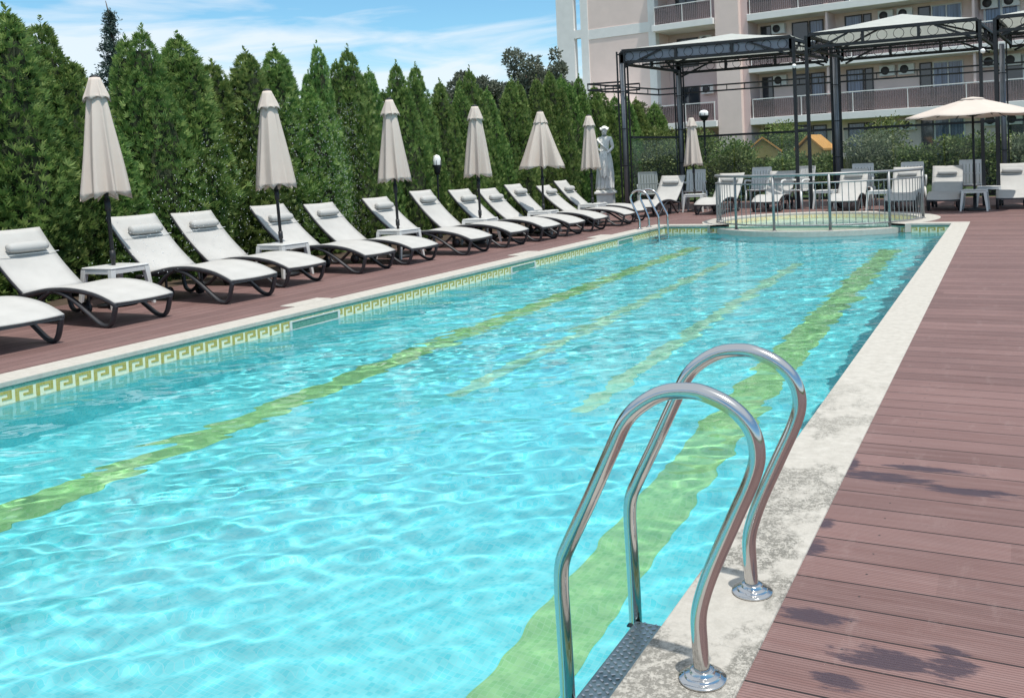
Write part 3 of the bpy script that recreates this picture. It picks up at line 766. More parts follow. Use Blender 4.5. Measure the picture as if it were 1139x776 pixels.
# ------------------------------------------------------------------ furniture under the pergola
fl = make_lounger(.66); tag(fl, cat='sun lounger', group='white loungers facing the camera under the pergola')
FAR = [((-7.72, 19.5), R(-93), 'white lounger turned aside behind the far ladder, left of the pergola parasol'),
       ((-6.32, 20.0), R(-92), 'white lounger at the left end of the pool fence, right of the pergola parasol'),
       ((-5.15, 20.75), R(-90), 'white lounger behind the left half of the pool fence'),
       ((-3.36, 20.5), R(-90), 'white lounger behind the fence middle, in front of a white armchair'),
       ((-2.13, 20.3), R(-90), 'white lounger at the right end of the pool fence'),
       ((-1.27, 20.3), R(-90), 'white lounger just left of the open parasol pole'),
       ((.06, 20.5), R(-90), 'white lounger at the right picture edge, right of the open parasol pole')]
for i, ((x, y), rz, lb) in enumerate(FAR):
    o = fl if i == 0 else copy_tree(fl); place(o, (x, y, 0), rz, lb)

def make_chair(mat):
    r = empty('plastic_armchair', (0, 0, 0)); w, d = .54, .52         # faces -Y
    m = MB(); m.smooth = True; P = []
    for i in range(7):
        t = i / 6; P.append([(x * (w / 2 - .04), -d / 2 + d * t * .92, .43 - .03 * math.sin(math.pi * t) + .012 * x * x) for x in (-1, -.5, 0, .5, 1)])
    m.grid(P); m.build('seat', mat, r, solid=.02)
    back = empty('backrest', (0, 0, 0)); col.objects.unlink(back); bpy.data.objects.remove(back)
    m = MB(); a, b = Vector((0, .22, .42)), Vector((0, .36, .92))
    for k in range(7):
        x = -.20 + .40 * k / 6; m.bar(a + Vector((x, 0, 0)), b + Vector((x * 1.02, 0, 0)), .059, .012)
    for t, hh in ((.0, .05), (.5, .035), (1.0, .09)):
        c = a.lerp(b, t); m.bar(c + Vector((-.235, -.002, 0)), c + Vector((.235, -.002, 0)), .018, hh)
    for sx in (-1, 1): m.bar(a + Vector((sx * .235, 0, -.02)), b + Vector((sx * .225, 0, .02)), .03, .022)
    m.build('backrest', mat, r, bevel=.004)
    for sx in (-1, 1):
        m = MB(); m.tube(cr([(sx * .27, -.22, .43), (sx * .285, -.22, .60), (sx * .285, -.16, .655), (sx * .28, .05, .655), (sx * .25, .27, .64)], 5), .022, 8, (1, 1.2)); m.build('armrest', mat, r)
        for y0_, y1_ in ((-.22, -.27), (.22, .30)):
            m = MB(); m.tube([(sx * .25, y0_, .43), (sx * .285, y1_, 0)], [.030, .018], 8); m.build('leg', mat, r)
    return r
CH = [((-7.5, 22.7), R(8), 'plastic', 'white armchair just right of the pergola parasol pole'), ((-5.75, 22.6), R(0), 'plastic', 'white armchair behind the lounger at the fence\'s left end'),
      ((-4.62, 21.9), R(-25), 'plastic', 'white armchair with its arms in view behind the fence, between two pergola posts'), ((-3.25, 22.65), R(0), 'plastic', 'white armchair behind the lounger at the fence middle'),
      ((-2.05, 22.35), R(4), 'plastic', 'white armchair behind the lounger at the fence\'s right end'), ((-.82, 22.45), R(-3), 'plastic', 'slatted white armchair right behind the open parasol pole'),
      ]
pc = make_chair(M['plastic']); tag(pc, cat='armchair', group='white plastic armchairs under the pergola')
for i, ((x, y), rz, mt, lb) in enumerate(CH):
    o = pc if i == 0 else copy_tree(pc); place(o, (x, y, 0), rz, lb, 1.06)
gc = make_chair(M['grey_plastic']); tag(gc, 'grey plastic armchair left of the turned white lounger, by the thick pergola post', 'armchair'); gc.location = (-8.35, 21.6, 0); gc.rotation_euler = (0, 0, R(25)); gc.scale = (1.06,) * 3

# ------------------------------------------------------------------ fence round the children's pool
r = empty('pool_fence', (KC[0], KC[1], 0), 0, 'curved grey metal railing around the round children\'s pool', 'fence')
fr = KR - .10; angs = [R(a) for a in (181, 232, 258, 287, 320, 358)]
def fp(a, z, rr=fr): return Vector((rr * math.cos(a), rr * math.sin(a), z))
for i, a in enumerate(angs):
    zb = .008 if i in (0, 5) else -.062
    m = MB(); m.tube([fp(a, zb), fp(a, .95)], .026, 10); m.lathe([(.05, 0), (.05, .008), (.03, .012)], 12, tuple(fp(a, zb))); m.build('post', M['grey_metal'], r)
for z, rr, nm in ((.95, .026, 'top_rail'), (.80, .014, 'upper_rail'), (.035, .014, 'lower_rail')):
    m = MB(); m.tube([fp(angs[0] + (angs[-1] - angs[0]) * k / 48, z) for k in range(49)], rr, 8); m.build(nm, M['grey_metal'], r)
a = angs[0] + .05
while a < angs[-1] - .03:
    if min(abs(a - b) for b in angs) > .03:
        m = MB(); m.tube([fp(a, .035), fp(a, .80)], .007, 6); m.build('baluster', M['grey_metal'], r)
    a += .058

# ------------------------------------------------------------------ pergola: three linked gazebos
A_, B_, C_, D_, E_, G_ = (-8.89, 21.45), (-8.40, 24.4), (-4.45, 21.85), (-4.10, 24.56), (-.37, 22.0), (-.10, 24.7)
def lattice_post(r, p, h, pipe, s=.10):
    m = MB()
    for sx in (-1, 1):
        for sy in (-1, 1): m.bar((p[0] + sx * s, p[1] + sy * s, 0), (p[0] + sx * s, p[1] + sy * s, h), .036)
    z = .25
    while z < h:
        for sx in (-1, 1):
            m.bar((p[0] + sx * s, p[1] - s, z), (p[0] + sx * s, p[1] + s, z), .018); m.bar((p[0] - s, p[1] + sx * s, z + .002), (p[0] + s, p[1] + sx * s, z + .002), .018)
        z += .95
    po = m.build('post', M['black_metal'], r)
    if pipe:
        m = MB(); m.tube([(p[0], p[1], 0), (p[0], p[1], h - .3)], .062, 14); m.build('pipe', M['pipe'], po)
def twin_post(r, p, h, gap=.15):
    m = MB()
    for sx in (-1, 1): m.bar((p[0] + sx * gap, p[1], 0), (p[0] + sx * gap, p[1], h), .075)
    for z in (.35, 1.9, 2.0, 3.2): m.bar((p[0] - gap, p[1], z), (p[0] + gap, p[1], z), .03)
    m.build('post', M['black_metal'], r)
def truss(r, p, q, z0=3.84, z1=4.14, bays=3, rings=True, nm='beam'):
    p, q = Vector((*p, 0)), Vector((*q, 0)); d = q - p; L = d.length; u = d.normalized(); m = MB(); Z = lambda z: Vector((0, 0, z))
    m.bar(p + Z(z1), q + Z(z1), .07, .075); m.bar(p + Z(z0), q + Z(z0), .06, .06)
    for k in range(bays + 1): m.bar(p + d * (k / bays) + Z(z0), p + d * (k / bays) + Z(z1), .065)
    if bays > 1:
        for (a, b) in ((.02, .24), (.98, .76)): m.bar(p + d * a + Z(z0 - .10), p + d * b + Z(z1 - .04), .045)
    o = m.build(nm, M['black_metal'], r)
    if rings:
        m = MB(); n = int(L / .36); hh = (z1 - z0 - .06) / 2
        for k in range(n):
            c = p + d * ((k + .5) / n) + Z((z0 + z1) / 2)
            for (ua, ub) in (((0, 360)),):
                pts = [c + u * (hh * .95 * math.cos(R(t))) + Z(hh * .95 * math.sin(R(t))) for t in range(0, 361, 30)]
                m.tube(pts, .007, 5, caps=False)
        m.bar(p + d * (.4 / n) + Z((z0 + z1) / 2 - hh * .95), p + d * (1 - .4 / n) + Z((z0 + z1) / 2 - hh * .95), .010)
        m.build('scroll', M['black_metal'], o)
def gazebo(label, fl_, fr_, bl, br, apex, posts, lower):
    r = empty('gazebo', (0, 0, 0), 0, label, 'pergola', 'linked black gazebos with white canopies')
    for (kind, p) in posts: (twin_post(r, p, 4.12) if kind == 'twin' else lattice_post(r, p, 4.12, kind == 'pipe'))
    truss(r, fl_, fr_); truss(r, bl, br, 3.74, 4.04); truss(r, fl_, bl, 3.80, 4.09, 2); truss(r, fr_, br, 3.80, 4.09, 2)
    for fa in (.34, .67):
        a1 = Vector((*fl_, 0)).lerp(Vector((*bl, 0)), fa); a2 = Vector((*fr_, 0)).lerp(Vector((*br, 0)), fa); m = MB(); m.bar(a1 + Vector((0, 0, 3.86)), a2 + Vector((0, 0, 3.86)), .045); m.build('cross_beam', M['black_metal'], r)
    # lower roof frame
    for (p, q) in lower:
        p, q = Vector((*p, 0)), Vector((*q, 0)); m = MB()
        for z in (3.20, 3.36): m.bar(p + Vector((0, 0, z)), q + Vector((0, 0, z)), .04)
        k = max(1, int((q - p).length / .5))
        for i in range(k + 1): m.bar(p.lerp(q, i / k) + Vector((0, 0, 3.2)), p.lerp(q, i / k) + Vector((0, 0, 3.36)), .02)
        m.build('lower_beam', M['black_metal'], r)
    # shallow tent roof
    cs = [Vector((*fl_, 4.172)), Vector((*fr_, 4.172)), Vector((*br, 4.075)), Vector((*bl, 4.075))]; ap = Vector(apex); m = MB(); P = []
    per = []
    for i in range(4):
        for k in range(8): per.append(cs[i].lerp(cs[(i + 1) % 4], k / 8))
    for t in [0, .15, .3, .5, .7, .85, 1]:
        P.append([tuple(c.lerp(ap, t) - Vector((0, 0, .02 * math.sin(math.pi * t) * (1 if t < 1 else 0)))) for c in per + [per[0]]])
    m.smooth = False; m.grid(P); cn = m.build('canopy', M['tent'], r, solid=.006)
    m = MB()
    for c in cs: m.bar(c - Vector((0, 0, .03)), ap - Vector((0, 0, .06)), .04)
    m.build('hip_bar', M['black_metal'], r)
    return r
def cen(*p): return (sum(q[0] for q in p) / len(p), sum(q[1] for q in p) / len(p))
g1 = gazebo('left gazebo of the black pergola, its corner post beside the statue', A_, (C_[0] - .22, C_[1]), B_, (D_[0] - .2, D_[1]), (*cen(A_, B_, C_, D_), 4.52),
       [('pipe', A_), ('pipe', B_), ('twin', (C_[0] + .0, C_[1])), ('pipe', D_)],
       [((A_[0] - .95, A_[1] - .10), (B_[0] - .75, B_[1] + .35)), ((B_[0] - .75, B_[1] + .35), (D_[0], D_[1] + .35)), ((A_[0] - .95, A_[1] - .10), (A_[0], A_[1])), ((A_[0] - .9, A_[1]+.9),(A_[0]+.1,A_[1]+.9))])
m = MB(); p_, q_ = Vector((*A_, 0)), Vector((C_[0] - .22, C_[1], 0)); m.bar(p_ + Vector((.05, .035, 3.99)), q_ + Vector((0, .035, 3.99)), .006, .27); m.build('valance', M['valance'], g1)
g2 = gazebo('middle gazebo of the black pergola, above the open parasol', (C_[0] + .22, C_[1]), (E_[0] - .2, E_[1]), (D_[0] + .2, D_[1]), (G_[0] - .2, G_[1]), (*cen(C_, D_, E_, G_), 4.60),
       [('twin', E_), ('pipe', G_)], [((D_[0], D_[1] + .35), (G_[0], G_[1] + .35))])
g3 = gazebo('right gazebo of the black pergola, cut off by the picture edge', (E_[0] + .2, E_[1]), (3.7, 22.2), (G_[0] + .2, G_[1]), (3.8, 24.9), (1.7, 23.4, 4.6),
       [('twin', (3.8, 22.2)), ('pipe', (3.9, 24.9))], [((G_[0], G_[1] + .35), (3.8, 25.2))])
for (p, g, lb) in (((C_[0] - .13, C_[1] - .10), g1, 0), ((E_[0] - .1, E_[1] - .1), g2, 0)):
    m = MB(); m.ball((p[0], p[1], 3.42), .055, 12, 8); m.bar((p[0], p[1] + .1, 3.42), (p[0], p[1], 3.42), .03); m.build('spotlight', M['globe'], g)

# glass wind screens
def screen(p, q, label, h=1.93, n=3):
    r = empty('glass_screen', (p[0], p[1], 0), 0, label, 'glass screen', 'glass wind screens behind the pergola'); d = Vector((q[0] - p[0], q[1] - p[1], 0)); L = d.length
    m = MB(); m.bar((0, 0, h), tuple(d + Vector((0, 0, h))), .05, .06); m.build('top_rail', M['black_metal'], r); m = MB(); m.bar((0, 0, .10), tuple(d + Vector((0, 0, .10))), .04, .04); m.build('bottom_rail', M['black_metal'], r)
    for k in range(n):
        a, b = d * (k / n + .006), d * ((k + 1) / n - .006)
        m = MB(); m.bar(a + Vector((0, 0, 1.01)), b + Vector((0, 0, 1.01)), .008, 1.76); m.build('pane', M['clear'], r)
screen((A_[0] + .1, A_[1] + .2), (B_[0], B_[1] - .2), 'glass screen side panel between the thick left pergola posts', n=2)
screen((B_[0] + .15, B_[1] + .1), (D_[0] - .15, D_[1] + .1), 'glass screen behind the left gazebo, below the lamp post')
screen((D_[0] + .15, D_[1] + .1), (G_[0] - .15, G_[1] + .1), 'glass screen behind the middle gazebo')
screen((G_[0] + .15, G_[1] + .1), (3.7, 25.0), 'glass screen behind the right gazebo at the picture edge')

# ------------------------------------------------------------------ lamps
def lamp(x, y, h, label, scale=1.0):
    r = empty('street_lamp', (x, y, 0), 0, label, 'lamp'); r.scale = (scale, scale, 1)
    m = MB(); m.lathe([(.10, -.03), (.10, .04), (.06, .10), (.045, .3), (.035, h - .45), (.05, h - .40), (.03, h - .36)], 14); m.build('post', M['black_metal'], r)
    m = MB(); m.lathe([(.05, h - .37), (.10, h - .33), (.16, h - .20), (.165, h - .13), (.16, h - .06), (.11, h - .01), (.02, h + .01)], 18); m.build('globe', M['globe'], r)
    m = MB(); m.lathe([(.06, h - .375), (.11, h - .345), (.172, h - .205), (.176, h - .19), (.165, h - .19), (.10, h - .33)], 18); 
    for k in range(6):
        a = k * math.pi / 3; m.bar((.172 * math.cos(a), .172 * math.sin(a), h - .2), (.172 * math.cos(a), .172 * math.sin(a), h - .10), .012)
    m.build('cage', M['black_metal'], r)
    return r
lamp(-9.75, 30.9, 3.0, 'tall black lamp post with pale globe head behind the pergola')
lamp(-10.05, 14.64, 1.60, 'low black garden lamp with pale head half hidden in the hedge', .5)

# ------------------------------------------------------------------ statue
def skin(name, verts, edges, radii, mat, parent, root=0, sub=2):
    me = bpy.data.meshes.new(name); me.from_pydata(verts, edges, []); me.update()
    o = bpy.data.objects.new(name, me); col.objects.link(o); o.parent = parent
    sk = o.modifiers.new('skin', 'SKIN'); sk.use_smooth_shade = True
    if not me.skin_vertices: me.skin_vertices.new()
    for i, rr in enumerate(radii):
        sv = me.skin_vertices[0].data[i]; sv.radius = rr if isinstance(rr, tuple) else (rr, rr); sv.use_root = (i == root)
    sb = o.modifiers.new('soft', 'SUBSURF'); sb.levels = sub; sb.render_levels = sub
    me.materials.append(mat); return o
st = empty('garden_statue', (-9.72, 21.95, 0), R(14), 'white classical statue of a draped woman on a square pedestal', 'statue')
m = MB(); m.box((0, 0, .04), (.58, .58, .14)); m.box((0, 0, .29), (.44, .44, .37)); m.box((0, 0, .51), (.54, .54, .07)); m.box((0, 0, .565), (.46, .46, .04)); m.build('pedestal', M['stone'], st, bevel=.02)
z0 = .585
V = [(0, 0, .92), (0, .02, 1.05), (.02, .03, 1.20), (.02, .02, 1.34), (.02, 0, 1.415), (.02, -.01, 1.47), (.025, -.015, 1.56), (.03, -.02, 1.64),   # pelvis..crown
     (-.15, .02, 1.36), (-.21, .02, 1.12), (-.05, -.16, 1.02), (.02, -.19, 1.04),                                                                    # right arm across waist
     (.18, .02, 1.36), (.235, .04, 1.12), (.13, -.13, .99), (.06, -.18, .97),                                                                       # left arm
     (-.09, 0, .86), (-.10, -.03, .48), (-.10, .02, .08), (-.11, -.10, .03), (.09, 0, .86), (.11, -.07, .48), (.11, -.01, .08), (.13, -.13, .03)]
Eg = [(0, 1), (1, 2), (2, 3), (3, 4), (4, 5), (5, 6), (6, 7), (3, 8), (8, 9), (9, 10), (10, 11), (3, 12), (12, 13), (13, 14), (14, 15), (0, 16), (16, 17), (17, 18), (18, 19), (0, 20), (20, 21), (21, 22), (22, 23)]
Rd = [(.155, .115), (.125, .095), (.135, .115), (.12, .09), .05, .056, (.094, .104), .068, .058, .046, .034, .032, .058, .046, .034, .032, .10, .075, .045, .04, .10, .075, .045, .04]
skin('figure', [(x, y, z + z0) for x, y, z in V], Eg, Rd, M['stone'], st)
m = MB(); m.smooth = True; P = []                                   # long dress with folds, gathered over the hip
for i in range(20):
    t = i / 19; z = 1.0 - .98 * t; row = []
    for k in range(73):
        a = 2 * math.pi * (k % 72) / 72
        rr = (.145 + .070 * t + .02 * math.sin(3.1 * t)) * (1 + (.07 + .10 * t) * math.sin(11 * a + 3.2 * t + .8 * math.sin(3 * a)) + .03 * math.sin(23 * a - 5 * t))
        row.append((rr * 1.02 * math.cos(a) + .015 * math.sin(4 * t), rr * .84 * math.sin(a) - .03 * t, z + z0))
    P.append(row)
m.grid(P); m.build('dress', M['stone'], st, solid=.012)
m = MB()
for k in range(9):                                                  # sash falling from the arms
    x = -.10 + .026 * k; m.tube(cr([(x * .7 + .02, -.17 - .01 * math.sin(k), 1.02 + z0), (x + .01 * math.sin(k * 2), -.235, .80 + z0), (x * 1.1 + .03, -.25, .55 + z0), (x + .05, -.24, .34 + .03 * math.sin(k * 1.7) + z0)], 4), [.020] * 13, 6)
m.tube(cr([(-.16, -.05, 1.33 + z0), (-.05, -.14, 1.22 + z0), (.07, -.14, 1.10 + z0), (.17, -.05, 1.0 + z0)], 5), .03, 8)
m.build('sash', M['stone'], st)
m = MB()
m.ball((.028, .012, 1.615 + z0), .098, 14, 10, (1, 1.06, .85)); m.ball((.03, .10, 1.56 + z0), .055, 10, 8)
for k in range(16):
    a = R(-200 + 220 * k / 15); m.ball((.028 + .098 * math.cos(a), .0 + .10 * math.sin(a) * .9 - .005, 1.61 + z0 + .02 * math.sin(k)), .028, 8, 6)
m.build('hair', M['stone'], st)
m = MB(); m.ball((.026, -.095, 1.535 + z0), .016, 8, 6, (.7, 1, 1.6)); m.ball((.026, -.088, 1.492 + z0), .018, 8, 6, (1.3, .6, .45))
for sx in (-1, 1): m.ball((.026 + sx * .034, -.084, 1.562 + z0), .014, 8, 6, (1.2, .6, .7))
m.build('face', M['stone'], st)

# ------------------------------------------------------------------ hedge trees
def quad_leaf(V, Fc, c, d, wv, L, w, o=None):
    """narrow diamond leaf, base c, direction d, width vector wv"""
    i = len(V); m_ = c + d * (L * .45)
    V += [tuple(c), tuple(m_ + wv * w), tuple(c + d * L), tuple(m_ - wv * w)]; Fc.append((i, i + 1, i + 2, i + 3))
def mesh_from(name, V, Fc, mats):
    me = bpy.data.meshes.new(name); me.from_pydata(V, [], Fc); me.update()
    for mm in mats: me.materials.append(mm)
    return me
def thuja_mesh(seed, n=6200, H=3.4, Rr=.62, tips=3):
    rg = random.Random(seed); V = []; Fc = []
    off = Vector((seed * 13.1, seed * 3.7, 0))
    # several upright leaders, each a small pointed column of its own, merge into one crown
    lead = [(0, 0, H, Rr * .80)]
    for q in range(tips + 2):
        a = 6.2832 * q / (tips + 2) + rg.uniform(-.5, .5); d = rg.uniform(.16, .36) * (Rr / .62)
        lead.append((d * math.cos(a), d * math.sin(a), H * rg.uniform(.60, .97), Rr * rg.uniform(.5, .8)))
    def prof(t):
        return (.72 + .9 * t if t < .30 else 1.0) * max(0.0, 1 - max(0, t - .36) / .64) ** .60
    def lump(t, a, k):
        return 1 + noise.noise(Vector((math.cos(a) * 1.7 + k, math.sin(a) * 1.7, t * H * 1.1)) + off) * .38 + noise.noise(Vector((math.cos(a) * 3.6, math.sin(a) * 3.6 + k, t * H * 3.0)) + off) * .34
    tot = sum(l[2] * l[3] for l in lead)
    for li, (lx, ly, lh, lr) in enumerate(lead):
        for i in range(int(n * lh * lr / tot)):
            t = rg.random() ** 1.1 * .985; a = rg.uniform(0, 6.2832); lm = lump(t, a, li * 3.3); rr = lr * prof(t) * lm
            rad = rr * max(.45, 1 - abs(rg.gauss(0, .13)))
            c = Vector((lx * (1 if t > .1 else .8) + rad * math.cos(a), ly + rad * math.sin(a), t * lh))
            if any(math.hypot(c.x - mx, c.y - my) < .62 * mr * prof(min(1, c.z / mh)) for k, (mx, my, mh, mr) in enumerate(lead) if k != li and c.z < mh): continue
            out = Vector((math.cos(a + rg.gauss(0, .45)), math.sin(a + rg.gauss(0, .45)), 0))
            d = (out * rg.uniform(.35, .9) + Vector((0, 0, rg.uniform(.3, 1.25)))).normalized()
            s = d.cross(Vector((rg.gauss(0, 1), rg.gauss(0, 1), rg.gauss(0, .5)))).normalized(); nn = d.cross(s); L = rg.uniform(.070, .125) * (.75 + .25 * min(1, (1 - t) * 4))
            i0 = len(V)
            # one connected fan so that the whole spray shares a tone
            for q, ang in enumerate((-.95, -.45, 0, .45, .95)):
                dd = d * math.cos(ang) + s * math.sin(ang); ss = (s * math.cos(ang) - d * math.sin(ang) + nn * rg.uniform(-.6, .6)).normalized(); ll = L * (1 - .15 * abs(q - 2))
                if q == 0: V.append(tuple(c))
                m_ = c + dd * (ll * .55); k = len(V)
                V.extend([tuple(m_ + ss * ll * .11), tuple(c + dd * ll), tuple(m_ - ss * ll * .11)]); Fc.append((i0, k, k + 1, k + 2))
        # feathery whip on the leader
        for j in range(40):
            u = rg.random(); z = lh - .14 + .26 * u * (.8 if li else 1); a = rg.uniform(0, 6.28); d = (Vector((math.cos(a), math.sin(a), 0)) * .75 + Vector((0, 0, .75))).normalized(); s = d.cross(Vector((0, 0, 1))).normalized()
            quad_leaf(V, Fc, Vector((lx + .015 * math.sin(9 * u), ly, z)), d, s, .145 * (1.05 - u * .85), .016)
    me = mesh_from('crown', V, Fc, [M['thuja']])
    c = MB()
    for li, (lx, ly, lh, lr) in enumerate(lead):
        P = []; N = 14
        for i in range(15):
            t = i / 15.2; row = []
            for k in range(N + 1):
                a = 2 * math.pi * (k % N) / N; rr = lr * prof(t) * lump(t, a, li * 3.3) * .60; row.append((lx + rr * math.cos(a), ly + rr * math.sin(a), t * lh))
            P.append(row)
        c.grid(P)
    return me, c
protos = []
for sd in range(5):
    me, core = thuja_mesh(sd + 1, 14500, Rr=.70, tips=2 + sd % 3)
    r = empty('thuja_tree', (0, 0, 0))
    o = bpy.data.objects.new('crown', me); col.objects.link(o); o.parent = r
    core.build('dark_core', M['thuja_core'], o)  # dark shell added inside the crown to block see-through
    m = MB(); m.tube([(0, 0, -.05), (.02, 0, .8), (0, .02, 2.2), (0, 0, 3.2)], [.06, .05, .03, .01], 8); m.build('trunk', M['bark'], r)
    tag(r, cat='tree', group='tall thuja trees in the hedge row'); protos.append(r)
# (x, y, height, width factor) along the hedge; label by neighbours
TH = [(-11.0, 3.2, 3.4, 1.25), (-11.0, 4.3, 3.45, 1.3), (-10.9, 5.3, 3.45, 1.3), (-11.0, 6.25, 3.42, 1.28), (-10.75, 6.80, 3.42, 1.18), (-10.85, 7.30, 3.36, 1.15), (-10.7, 7.95, 2.30, .92),
      (-10.85, 8.70, 3.42, .92), (-10.8, 9.30, 3.40, 1.25), (-10.9, 10.0, 3.10, 1.1), (-10.75, 10.60, 3.30, 1.05), (-10.85, 11.30, 3.40, 1.1), (-10.7, 11.95, 2.75, .85), (-10.9, 12.50, 3.60, .68), (-10.8, 13.15, 3.58, .85), (-10.85, 13.75, 3.25, .72),
      (-10.75, 14.5, 3.40, .82), (-10.85, 15.2, 3.42, .80), (-10.8, 15.9, 3.15, .78), (-10.7, 16.6, 3.05, .72), (-10.8, 17.2, 3.52, .72), (-10.85, 17.9, 3.1, .8), (-10.7, 18.6, 3.36, .8), (-10.85, 19.4, 3.35, .85), (-10.8, 20.2, 3.5, .8), (-10.75, 21.0, 3.72, .85), (-10.85, 21.9, 3.66, .9), (-10.8, 22.8, 3.7, .85), (-10.75, 23.7, 3.5, .9),
      (-10.9, 24.6, 3.4, .9), (-10.8, 25.5, 3.3, .9), (-10.9, 26.4, 3.35, .9), (-10.8, 27.3, 3.3, .95), (-10.7, 28.2, 3.2, .95)]
TL = {0: 'thuja outside the left picture edge, first in the hedge', 1: 'thuja at the left picture edge, behind the cut off lounger', 2: 'broad thuja behind the first full lounger at the left edge', 3: 'broad thuja just left of the nearest closed parasol, behind its neighbours', 4: 'tall spiky tipped thuja left of the nearest closed parasol', 5: 'thuja right behind the nearest closed parasol canopy', 6: 'short bright thuja in front of the blue cedar, half the hedge height',
      7: 'slim pointed thuja right of the blue cedar', 8: 'full thuja with a forked tip midway between the first two closed parasols', 9: 'lower thuja left of the second closed parasol', 10: 'thuja directly behind the second closed parasol', 11: 'feathery tipped thuja just right of the second closed parasol', 12: 'low narrow thuja with a sunlit side, beside the tallest columns', 13: 'slim tall column thuja standing above its neighbours, between second and third parasols',
      14: 'tall twin tipped thuja left of the third closed parasol', 15: 'low thuja directly behind the third closed parasol canopy', 16: 'thuja just right of the third closed parasol', 17: 'thuja with double tip left of the low globe lamp', 18: 'thuja directly behind the low globe lamp', 19: 'lower thuja just left of the fourth closed parasol', 20: 'thuja directly behind the fourth closed parasol'}
for i, (x, y, h, w) in enumerate(TH):
    p = protos[(i * 3 + i // 5) % 5]
    o = p if not p.get('used') else copy_tree(p)
    p['used'] = 1
    far = ['thuja between the fourth parasol and the half opened one', 'thuja left behind the half opened parasol', 'thuja straight behind the half opened parasol', 'thuja right of the half opened parasol', 'thuja below the grey tree, left of the last parasol', 'tall thuja left of the statue', 'thuja right behind the statue\'s head', 'thuja just right of the statue', 'thuja left of the thick pergola corner post', 'thuja in line behind the thick pergola corner post', 'thuja right of the thick pergola corner post', 'thuja seen through the left gazebo side', 'second last thuja of the hedge, inside the left gazebo outline', 'last thuja at the far end of the hedge']
    place(o, (x, y, -.02), rng.uniform(0, 6.28), TL.get(i) or far[min(i - 21, 12)], (w, w, h / 3.4))
    o.rotation_euler[0] = rng.gauss(0, .02); o.rotation_euler[1] = rng.gauss(0, .015)
for p in protos:
    if 'used' in p: del p['used']
for o in list(col.objects):
    if 'used' in o: del o['used']

# ------------------------------------------------------------------ background trees and shrubs
def leafy(name, mat, centers, n, leaf, rgs, wob=.35):
    """leaves scattered through clumps: centers = [(x, y, z, r)]"""
    rg = random.Random(rgs); V = []; Fc = []
    tot = sum(c[3] ** 2 for c in centers)
    for (x, y, z, rad) in centers:
        for _ in range(int(n * rad * rad / tot)):
            d = Vector((rg.gauss(0, 1), rg.gauss(0, 1), rg.gauss(0, 1))).normalized(); rr = rad * rg.random() ** .35 * (1 + wob * noise.noise(d * 2.3 + Vector((x, y, z))))
            c = Vector((x, y, z)) + Vector((d.x * rr, d.y * rr, d.z * rr * .85))
            a = (d + Vector((rg.gauss(0, .6), rg.gauss(0, .6), rg.gauss(.2, .6)))).normalized(); s = a.cross(Vector((rg.gauss(0, 1), rg.gauss(0, 1), rg.gauss(0, 1)))).normalized()
            quad_leaf(V, Fc, c, a, s, leaf * rg.uniform(.7, 1.3), leaf * .28)
    return mesh_from(name, V, Fc, [mat])
def broad_tree(x, y, h, spread, mat, label, seed, leaf=.17, n=13000, base=.35):
    rg = random.Random(seed); r = empty('broadleaf_tree', (x, y, -.03), 0, label, 'tree'); cs = []; m = MB()
    m.tube([(0, 0, -.1), (.05, 0, h * .3), (-.05, .05, h * .6), (0, 0, h * .9)], [.16, .12, .07, .02], 8)
    for k in range(42):
        a = rg.uniform(0, 6.28); t = rg.uniform(base, 1); q = spread * (1 - .6 * abs(t - .6)) * rg.uniform(.4, 1); p = Vector((q * math.cos(a), q * math.sin(a), h * t * .92)); cs.append((p.x, p.y, p.z, spread * rg.uniform(.13, .30)))
        m.tube([(0, 0, max(.3, p.z - .35 * h)), tuple(p * .6 + Vector((0, 0, (p.z - .2 * h) * .4))), tuple(p)], [.05, .035, .01], 6)
    me = leafy('crown', mat, cs, n, leaf, seed); o = bpy.data.objects.new('crown', me); col.objects.link(o); o.parent = r
    m.build('trunk', M['bark'], r)
broad_tree(-21.5, 34.4, 5.9, 1.5, M['grey_leaf'], 'grey green tree behind the hedge, left of the greyest crown', 21)
broad_tree(-21.3, 40.3, 7.6, 1.9, M['grey_leaf'], 'tallest grey leaved tree showing above the hedge left of the hotel', 22, n=14000)
broad_tree(-22.9, 44.5, 6.6, 1.7, M['grey_leaf'], 'grey leaved tree partly hidden by the hotel\'s left corner', 23)
broad_tree(-23.2, 38.0, 5.4, 1.5, M['grey_leaf'], 'low grey leaved tree between the two grey crowns above the hedge', 24)
# variegated tall shrub between the gazebo posts
broad_tree(-11.4, 29.8, 3.6, .55, M['shrub_pale'], 'pale speckled column shrub seen beside the back left gazebo post', 26, .10, 3500, .1)

